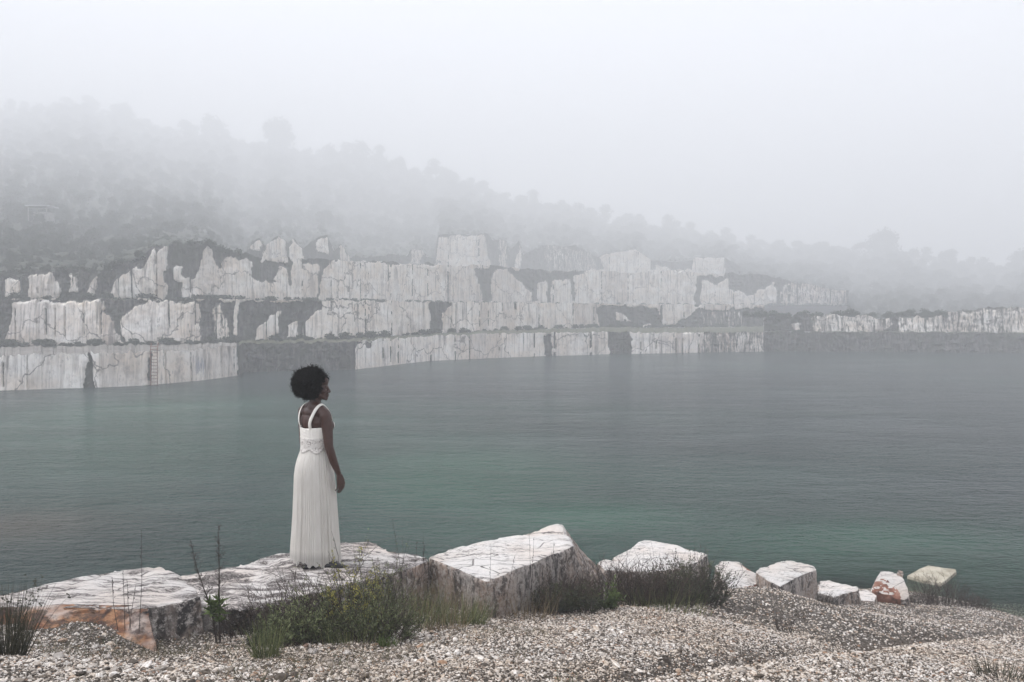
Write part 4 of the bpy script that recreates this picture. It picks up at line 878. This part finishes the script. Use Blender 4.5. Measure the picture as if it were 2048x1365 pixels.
# ------------------------------------------------------------ the woman
WD=PZ(632,1128,2.84).y; wx0=P(632,1128,WD).x
YAW=-R(42)
woman=empty('person',(wx0,WD,2.835),'woman with a large black afro in a long white pleated dress, seen from behind','person',rz=YAW)
def skin_mat():
    m=M_('dark brown skin',.40); m.col(m.mix(m.ramp(m.noise(30,4),[(.3,0),(.7,1)]),(.048,.021,.015),(.064,.029,.021))); m.b.inputs['Specular IOR Level'].default_value=.4; return m.m
MT_SKIN=skin_mat()
def body():
    V=[];Fc=[]
    def addbm(bm):
        n=len(V); V.extend([v.co.copy() for v in bm.verts]); Fc.extend([tuple(v.index+n for v in f.verts) for f in bm.faces]); bm.free()
    def ell(c,s,rot=None):
        bm=bmesh.new(); bmesh.ops.create_uvsphere(bm,u_segments=24,v_segments=14,radius=1)
        M=Matrix.Translation(c)@(rot or Matrix.Identity(4))@Matrix.Diagonal((*s,1)); bmesh.ops.transform(bm,matrix=M,verts=bm.verts); bm.verts.index_update(); addbm(bm)
    def cone(a,b,ra,rb,n=6,flat=1.0):
        a=Vector(a); b=Vector(b)
        L=(b-a).length; k=max(2,int(L/min(ra,rb)*5))
        for i in range(k+1):
            t=i/k; r=ra+(rb-ra)*t; ell(a.lerp(b,t),(r,r,r))
    def chain(pts):
        for (a,ra),(b,rb) in zip(pts[:-1],pts[1:]): cone(a,b,ra,rb)
    # legs (bare under the skirt)
    for sx in(-1,1):
        chain([((sx*.070,.0,.84),.070),((sx*.078,.01,.48),.054),((sx*.082,-.012,.34),.056),((sx*.08,-.01,.10),.034),((sx*.08,-.01,.05),.036)])
        ell(Vector((sx*.085,.05,.035)),(.036,.10,.026))
    ell(Vector((0,0,.87)),(.145,.105,.13)); ell(Vector((.055,-.03,.84)),(.072,.068,.085)); ell(Vector((-.055,-.03,.84)),(.072,.068,.085))
    ell(Vector((0,.0,1.0)),(.13,.10,.12)); ell(Vector((0,.005,1.12)),(.135,.098,.13)); ell(Vector((0,.0,1.22)),(.15,.10,.11))
    ell(Vector((0,-.01,1.30)),(.145,.075,.055)); 
    ell(Vector((.075,.075,1.185)),(.062,.055,.06)); ell(Vector((-.075,.075,1.185)),(.062,.055,.06))
    chain([((0,-.012,1.31),.062),((0,-.002,1.36),.050),((0.005,.008,1.44),.050)])   # neck
    for sx in(-1,1): chain([((sx*.03,-.012,1.355),.042),((sx*.10,-.008,1.325),.042),((sx*.146,0,1.292),.047)])
    # right arm, hanging, slightly forward and out
    chain([((.150,0,1.280),.050),((.166,.005,1.20),.047),((.196,.0,1.03),.037),((.212,.035,.90),.034),((.226,.075,.795),.0225)])
    # left arm
    chain([((-.155,0,1.295),.052),((-.166,.0,1.22),.045),((-.180,.01,1.03),.036),((-.172,.07,.90),.032),((-.150,.12,.80),.0225)])
    def hand(w,sx):
        # w wrist, palm runs down; fingers curl slightly back towards the thigh
        w=Vector(w); dn=Vector((.05*sx,.18,-1)).normalized(); fwd=Vector((0,1,.18)).normalized(); inn=Vector((-sx,0,-.05))
        for k in range(4):
            off=fwd*(.030-.020*k); kn=w+dn*(.088-.006*abs(k-1))+off
            cone(w+off*.5+dn*.012,kn,.015,.0125)
            Ls=[.040,.046,.042,.032][k]; 
            j1=kn+(dn+inn*.30-fwd*.10).normalized()*Ls; j2=j1+(dn*.75+inn*.75-fwd*.25).normalized()*Ls*.62; j3=j2+(dn*.35+inn*.9-fwd*.4).normalized()*Ls*.45
            chain([(kn,.0098),(j1,.0084),(j2,.0076),(j3,.0066)])
        t0=w+dn*.025+fwd*.018; t1=t0+(dn*.8+fwd*.6+inn*.35).normalized()*.042; t2=t1+(dn+fwd*.1+inn*.35).normalized()*.032; t3=t2+(dn+inn*.3).normalized()*.022
        chain([(t0,.014),(t1,.0112),(t2,.0095),(t3,.0075)])
    hand((.228,.080,.785),1); hand((-.147,.125,.79),-1)
    # head: built facing local +Y at the origin, then turned to the right
    n0=len(V); hz=Vector((0,0,0))
    ell(Vector((0,-.012,.035)),(.073,.092,.085)); ell(Vector((0,.032,-.005)),(.062,.058,.085)); ell(Vector((0,.045,-.058)),(.042,.042,.040))
    ell(Vector((0,.082,-.088)),(.020,.017,.016)) ; ell(Vector((0,.062,.055)),(.055,.036,.042))
    for sx in(-1,1):
        cone((sx*.058,.0,-.040),(sx*.022,.068,-.084),.018,.015)
        ell(Vector((sx*.040,.060,-.022)),(.022,.026,.020)); ell(Vector((sx*.032,.080,.022)),(.022,.014,.007))
        ell(Vector((sx*.074,-.008,-.01)),(.008,.020,.032),Matrix.Rotation(R(-12)*1,4,'X'))
        ell(Vector((sx*.013,.098,-.030)),(.009,.010,.008))
    chain([((0,.088,.016),.009),((0,.102,-.012),.010),((0,.108,-.026),.0125)])
    ell(Vector((0,.094,-.052)),(.025,.014,.0075)); ell(Vector((0,.092,-.066)),(.021,.014,.0085))
    HM=Matrix.Translation((.012,.012,1.505))@Matrix.Rotation(R(-36),4,'Z')@Matrix.Rotation(R(-3),4,'X')
    for i in range(n0,len(V)): V[i]=HM@V[i]
    me=bpy.data.meshes.new('tmp'); me.from_pydata([tuple(v) for v in V],[],Fc); ob=bpy.data.objects.new('tmp',me); COL.objects.link(ob)
    rm=ob.modifiers.new('r','REMESH'); rm.mode='VOXEL'; rm.voxel_size=.0042
    s=ob.modifiers.new('s','SMOOTH'); s.factor=.5; s.iterations=9
    dg=bpy.context.evaluated_depsgraph_get(); nm=bpy.data.meshes.new_from_object(ob.evaluated_get(dg)); bpy.data.objects.remove(ob)
    nm.materials.clear(); nm.materials.append(MT_SKIN); nm.polygons.foreach_set('use_smooth',np.ones(len(nm.polygons),bool)); nm.name='body'
    o=bpy.data.objects.new('body',nm); COL.objects.link(o); o.parent=woman
    return HM
HM=body()
# eyes
m=M_('eye white',.2); m.col((.10,.08,.07)); MT_EYE=m.m
for sx in(-1,1):
    bm=bmesh.new(); bmesh.ops.create_uvsphere(bm,u_segments=12,v_segments=8,radius=.0100); me=bpy.data.meshes.new('eye'); bm.to_mesh(me); bm.free(); me.materials.append(MT_EYE)
    o=bpy.data.objects.new('eye',me); COL.objects.link(o); o.parent=woman; o.location=HM@Vector((sx*.031,.079,.008))
# hair: core plus thousands of short coils
m=M_('black coily hair',.85); m.col((.0055,.0048,.0045)); m.b.inputs['Specular IOR Level'].default_value=.08; MT_HAIR=m.m
def hair():
    random.seed(9)
    c=Vector((0,-.045,.028)); V=[]
    bm=bmesh.new(); bmesh.ops.create_icosphere(bm,subdivisions=4,radius=1)
    co=np.array([v.co[:] for v in bm.verts])
    def shape(u):
        return shape0(u)*(1+.13*float(vn(np.array([u[0]*5.+3]),np.array([u[1]*5.]),np.array([u[2]*5.]))[0]))
    def shape0(u):   # radius of the afro in each direction (head frame: +Y is the face)
        r=.136+.006*u[2]
        r+=.018*max(0,-u[1])*(1-max(0,u[2])*.5)
        if u[1]>.25: r-=.05*min(1,(u[1]-.25)/.75)*(1 if u[2]<.25 else .1)
        if u[2]<-.6: r-=.02*min(1,(-u[2]-.6)/.4)
        return r
    b=MB()
    rr=np.array([shape(u) for u in co])*.93*(1+.05*fbm(co[:,0]*3,co[:,1]*3,co[:,2]*3,3))
    for v,u,r_ in zip(bm.verts,co,rr): v.co=c+Vector(u)*r_
    vs=[v.co.copy() for v in bm.verts]; fs=[tuple(v.index for v in f.verts) for f in bm.faces if not (f.calc_center_median().y>.040 and f.calc_center_median().z<.030)]; bm.free()
    b.add(vs,fs)
    for i in range(5200):
        u=rv(); 
        r_=shape(u)*(1+.08*float(0.5-random.random()))
        p=c+u*r_*.90
        if p.y>.034 and p.z<.034 : continue
        # short coil
        a=u.orthogonal().normalized(); e=u.cross(a); ph=random.uniform(0,6.28); q=random.uniform(.003,.007); L=random.uniform(.012,.030) if random.random()<.9 else random.uniform(.03,.05)
        pts=[p+(u+rv()*.15)*(L*k/6)+a*(q*math.cos(ph+k*1.3))+e*(q*math.sin(ph+k*1.3)) for k in range(7)]
        b.tube(pts,.0022,.0013,.5,3)
    b.v=[HM@v for v in b.v]
    b.build('hair',MT_HAIR,woman)
hair()
# dress
m=M_('white pleated chiffon',.85); v=m.mp((1,1,1)); 
m.col(m.mix(m.ramp(m.noise(6,4,.6,m.mp((6,6,1))),[(.3,0),(.7,1)]),(.72,.685,.63),(.83,.80,.745)))  # vertical tone strips painted into the cloth colour as pleat shading
m.bump(m.noise(60,3,.6,m.mp((5,5,.25))),.004,.8)
sx_=m.n('SeparateXYZ'); m.l(m.tc.outputs['Object'],sx_.inputs[0])
tl=m.n('BsdfTranslucent'); tl.inputs['Color'].default_value=(.75,.73,.69,1); t2=m.n('BsdfTransparent')
m1=m.n('MixShader'); m1.inputs[0].default_value=.22; m.l(m.b.outputs[0],m1.inputs[1]); m.l(tl.outputs[0],m1.inputs[2])
al=m.ramp(sx_.outputs['Z'],[(.10,1),(.16,0)]); m2=m.n('MixShader'); m.l(m.math('MULTIPLY',al,.30),m2.inputs[0]); m.l(m1.outputs[0],m2.inputs[1]); m.l(t2.outputs[0],m2.inputs[2])
m.l(m2.outputs[0],m.nt.nodes['Material Output'].inputs['Surface']); MT_CHIF=m.m
m=M_('white satin cloth',.7); m.col((.80,.77,.715)); m.bump(m.noise(90,2),.002,.4); MT_SATIN=m.m
m=M_('white lace',.85); vo=m.n('TexVoronoi'); vo.inputs['Scale'].default_value=150; m.l(m.tc.outputs['Object'],vo.inputs['Vector'])
lc=m.ramp(m.math('ADD',m.math('MULTIPLY',vo.outputs['Distance'],.5),m.math('MULTIPLY',m.noise(60,4,.7),.5)),[(.38,1),(.5,0)]); m.col(m.mix(m.math('MULTIPLY',lc,m.ramp(m.noise(22,3),[(.42,.15),(.55,1)])),(.74,.71,.67),(.22,.18,.16))); m.bump(lc,.002,1); MT_LACE=m.m
NS=420
def ring(z,a,b,cx,cy,fn,n=NS):
    out=[]
    for i in range(n):
        t=2*math.pi*i/n; r=1+fn(t); out.append(Vector((cx+a*math.cos(t)*r,cy+b*math.sin(t)*r,z)))
    return out
random.seed(4)
# irregular pleats: sum of folds with wandering phase
folds=[(random.choice(range(24,72,2)),random.uniform(0,6.28),random.uniform(.4,1)) for _ in range(9)]
bigf=[(random.randint(7,15),random.uniform(0,6.28),random.uniform(.4,1)) for _ in range(5)]
def pleat(t,z):
    k=min(1,max(0,(1.0-z)/.9)); s=0
    for n,ph,a in folds: s+=a*(1.4*abs(math.sin(.5*(n*t+ph+.8*math.sin(3*t+ph)+.5*z)))-.9)*1.3
    g=0
    for n,ph,a in bigf: g+=a*math.sin(n*t+ph+1.1*z+.5*math.sin(2.3*z+ph*2))
    return (.008+.026*k)*s*.55+(.006+.032*k)*g*.38
prof=[(1.005,.128,.103,0),(.97,.138,.115,0),(.93,.147,.128,-.003),(.88,.158,.142,-.006),(.83,.165,.152,-.008),(.75,.173,.162,-.008),(.6,.183,.170,-.003),(.4,.192,.178,.0),(.2,.201,.190,.0),(.08,.210,.198,.0),(.0,.214,.203,0)]
zs=np.linspace(1.005,0.0,92)
def prf(z,k): return float(np.interp(z,[p[0] for p in prof][::-1],[p[k] for p in prof][::-1]))
V=[]
for z in zs:
    for i in range(NS):
        t=2*math.pi*i/NS; r=1+pleat(t,z)
        hem=.045+.016*math.sin(5*t+1)+.012*math.sin(11*t+2)+.010*math.sin(23*t)+ .035*max(0,math.cos(t-R(200)))
        zz_=hem+(z)*(1.005-hem)/1.005
        sway=-.012*(1-z)*0
        V.append(Vector((prf(z,1)*math.cos(t)*r+sway-.006*(1-z),prf(z,2)*math.sin(t)*r+prf(z,3),zz_)))
nr=len(zs); idxs=[(j*NS+i,j*NS+(i+1)%NS,(j+1)*NS+(i+1)%NS,(j+1)*NS+i) for j in range(nr-1) for i in range(NS)]
mesh_obj('skirt',V,idxs,MT_CHIF,woman,smooth=True)
# bodice: rings with the neckline low at the back
V=[];Fc=[];nb=120;rows=22
def tors(z):  # torso half axes and centre y for cloth lying on it
    return (float(np.interp(z,[.97,1.03,1.10,1.16,1.20,1.26],[.134,.138,.146,.153,.155,.152])),float(np.interp(z,[.97,1.03,1.10,1.16,1.20,1.26],[.108,.106,.106,.107,.104,.096])))
for j in range(rows):
    f=j/(rows-1)
    for i in range(nb):
        t=2*math.pi*i/nb; ztop=1.172+.012*abs(math.cos(t))+(.075*max(0,math.sin(t))**.7 if math.sin(t)>0 else 0)
        z=1.0+(ztop-1.0)*f; a,b_=tors(z); y=b_*math.sin(t); x=a*math.cos(t)
        if math.sin(t)>0:   # bust
            for sx in(-1,1): 
                g=math.exp(-((x-sx*.075)/.055)**2-((z-1.185)/.055)**2); y+=.066*g*math.sin(t)
        w_=.0022*math.sin(26*t+4*z)+.0015*math.sin(z*240+math.cos(t)*6)
        V.append(Vector((x*(1+w_/.1*.1),y+w_,z)))
Fc=[(j*nb+i,j*nb+(i+1)%nb,(j+1)*nb+(i+1)%nb,(j+1)*nb+i) for j in range(rows-1) for i in range(nb)]
o=mesh_obj('bodice',V,Fc,MT_SATIN,woman,smooth=True); sm=o.modifiers.new('thick','SOLIDIFY'); sm.thickness=.004
# lace band with drooping medallions
V=[];rows=14;nb=240
for j in range(rows):
    f=j/(rows-1)
    for i in range(nb):
        t=2*math.pi*i/nb; lo=.995-.030*abs(math.sin(3.0*t+.3))**1.5; hi=1.092+.004*math.sin(40*t); z=lo+(hi-lo)*f
        a,b_=tors(max(z,.97)); ex=.0035+max(0,1.0-z)*.30; w_=.0012*math.sin(50*t)*math.sin(z*300)
        V.append(Vector(((a+ex+w_)*math.cos(t),(b_+ex+w_)*math.sin(t),z)))
Fc=[(j*nb+i,j*nb+(i+1)%nb,(j+1)*nb+(i+1)%nb,(j+1)*nb+i) for j in range(rows-1) for i in range(nb)]
o=mesh_obj('lace_band',V,Fc,MT_LACE,woman,smooth=True); sm=o.modifiers.new('thick','SOLIDIFY'); sm.thickness=.003
# straps
for sx in(-1,1):
    pts=[((sx*.064,-.086,1.158)),((sx*.078,-.103,1.225)),((sx*.098,-.082,1.30)),((sx*.104,-.045,1.352)),((sx*.103,0,1.372)),((sx*.100,.04,1.352)),((sx*.092,.085,1.30)),((sx*.082,.118,1.235))]
    pts=[Vector(p) for p in pts]; cs=[]
    for a in range(len(pts)-1):
        p0=pts[max(a-1,0)];p1=pts[a];p2=pts[a+1];p3=pts[min(a+2,len(pts)-1)]
        for k in range(6):
            t=k/6; cs.append(.5*((2*p1)+(p2-p0)*t+(2*p0-5*p1+4*p2-p3)*t*t+(3*p1-p0-3*p2+p3)*t**3))
    cs.append(pts[-1]); V=[]
    for q,p in enumerate(cs):
        hw=.0140; n=Vector((p.x*.6,p.y,(p.z-1.2))).normalized(); dd=(cs[min(q+1,len(cs)-1)]-cs[max(q-1,0)]).normalized(); sd=dd.cross(n).normalized()
        for s_ in(-1,-.33,.33,1): V.append(p+sd*(hw*s_)+n*(.004-.0025*abs(s_)))
    Fc=[(i*4+j,i*4+j+1,i*4+j+5,i*4+j+4) for i in range(len(cs)-1) for j in range(3)]
    o=mesh_obj('strap',V,Fc,MT_SATIN,woman,smooth=True); sm=o.modifiers.new('thick','SOLIDIFY'); sm.thickness=.004; sm.offset=0
# shoes
m=M_('black leather',.45); m.col((.012,.012,.014)); MT_SHOE=m.m
def shoe(x,y,rz,label=None):
    bm=bmesh.new(); bmesh.ops.create_uvsphere(bm,u_segments=32,v_segments=18,radius=1)
    for v in bm.verts:
        a=v.co.copy(); yy=a.y; wd=.041*(1+.12*math.sin(yy*2)); hh=.058 if yy<0 else .058-.022*yy
        v.co=Vector((a.x*wd,a.y*.125+.03,max(0,.012+(a.z*.5+.5)*hh*1.05-.012) if a.z>-.6 else 0.0))
    me=bpy.data.meshes.new('shoe'); bm.to_mesh(me); bm.free(); me.materials.append(MT_SHOE); me.polygons.foreach_set('use_smooth',np.ones(len(me.polygons),bool))
    o=bpy.data.objects.new('shoe',me); COL.objects.link(o); o.parent=woman; o.location=(x,y,.002); o.rotation_euler=(0,0,rz)
def w2l(x,y): return (x*math.cos(-YAW)-y*math.sin(-YAW), x*math.sin(-YAW)+y*math.cos(-YAW))
shoe(*w2l(.135,-.13),R(-92)-YAW); shoe(*w2l(-.005,-.14),R(-35)-YAW)

# ------------------------------------------------------------ haze
m=bpy.data.materials.new('haze'); m.use_nodes=True; n_=m.node_tree; n_.nodes.remove(n_.nodes['Principled BSDF'])
pv=n_.nodes.new('ShaderNodeVolumePrincipled'); pv.inputs['Density'].default_value=HAZE; pv.inputs['Color'].default_value=(.950,.965,.99,1); pv.inputs['Anisotropy'].default_value=.0
n_.links.new(pv.outputs[0],n_.nodes['Material Output'].inputs['Volume'])
b=MB(); b.box((-130,400,100),1900,860,212); o=b.build('haze',m); tag(o,'pale fog filling the quarry and hiding the hilltop','fog',kind='stuff')
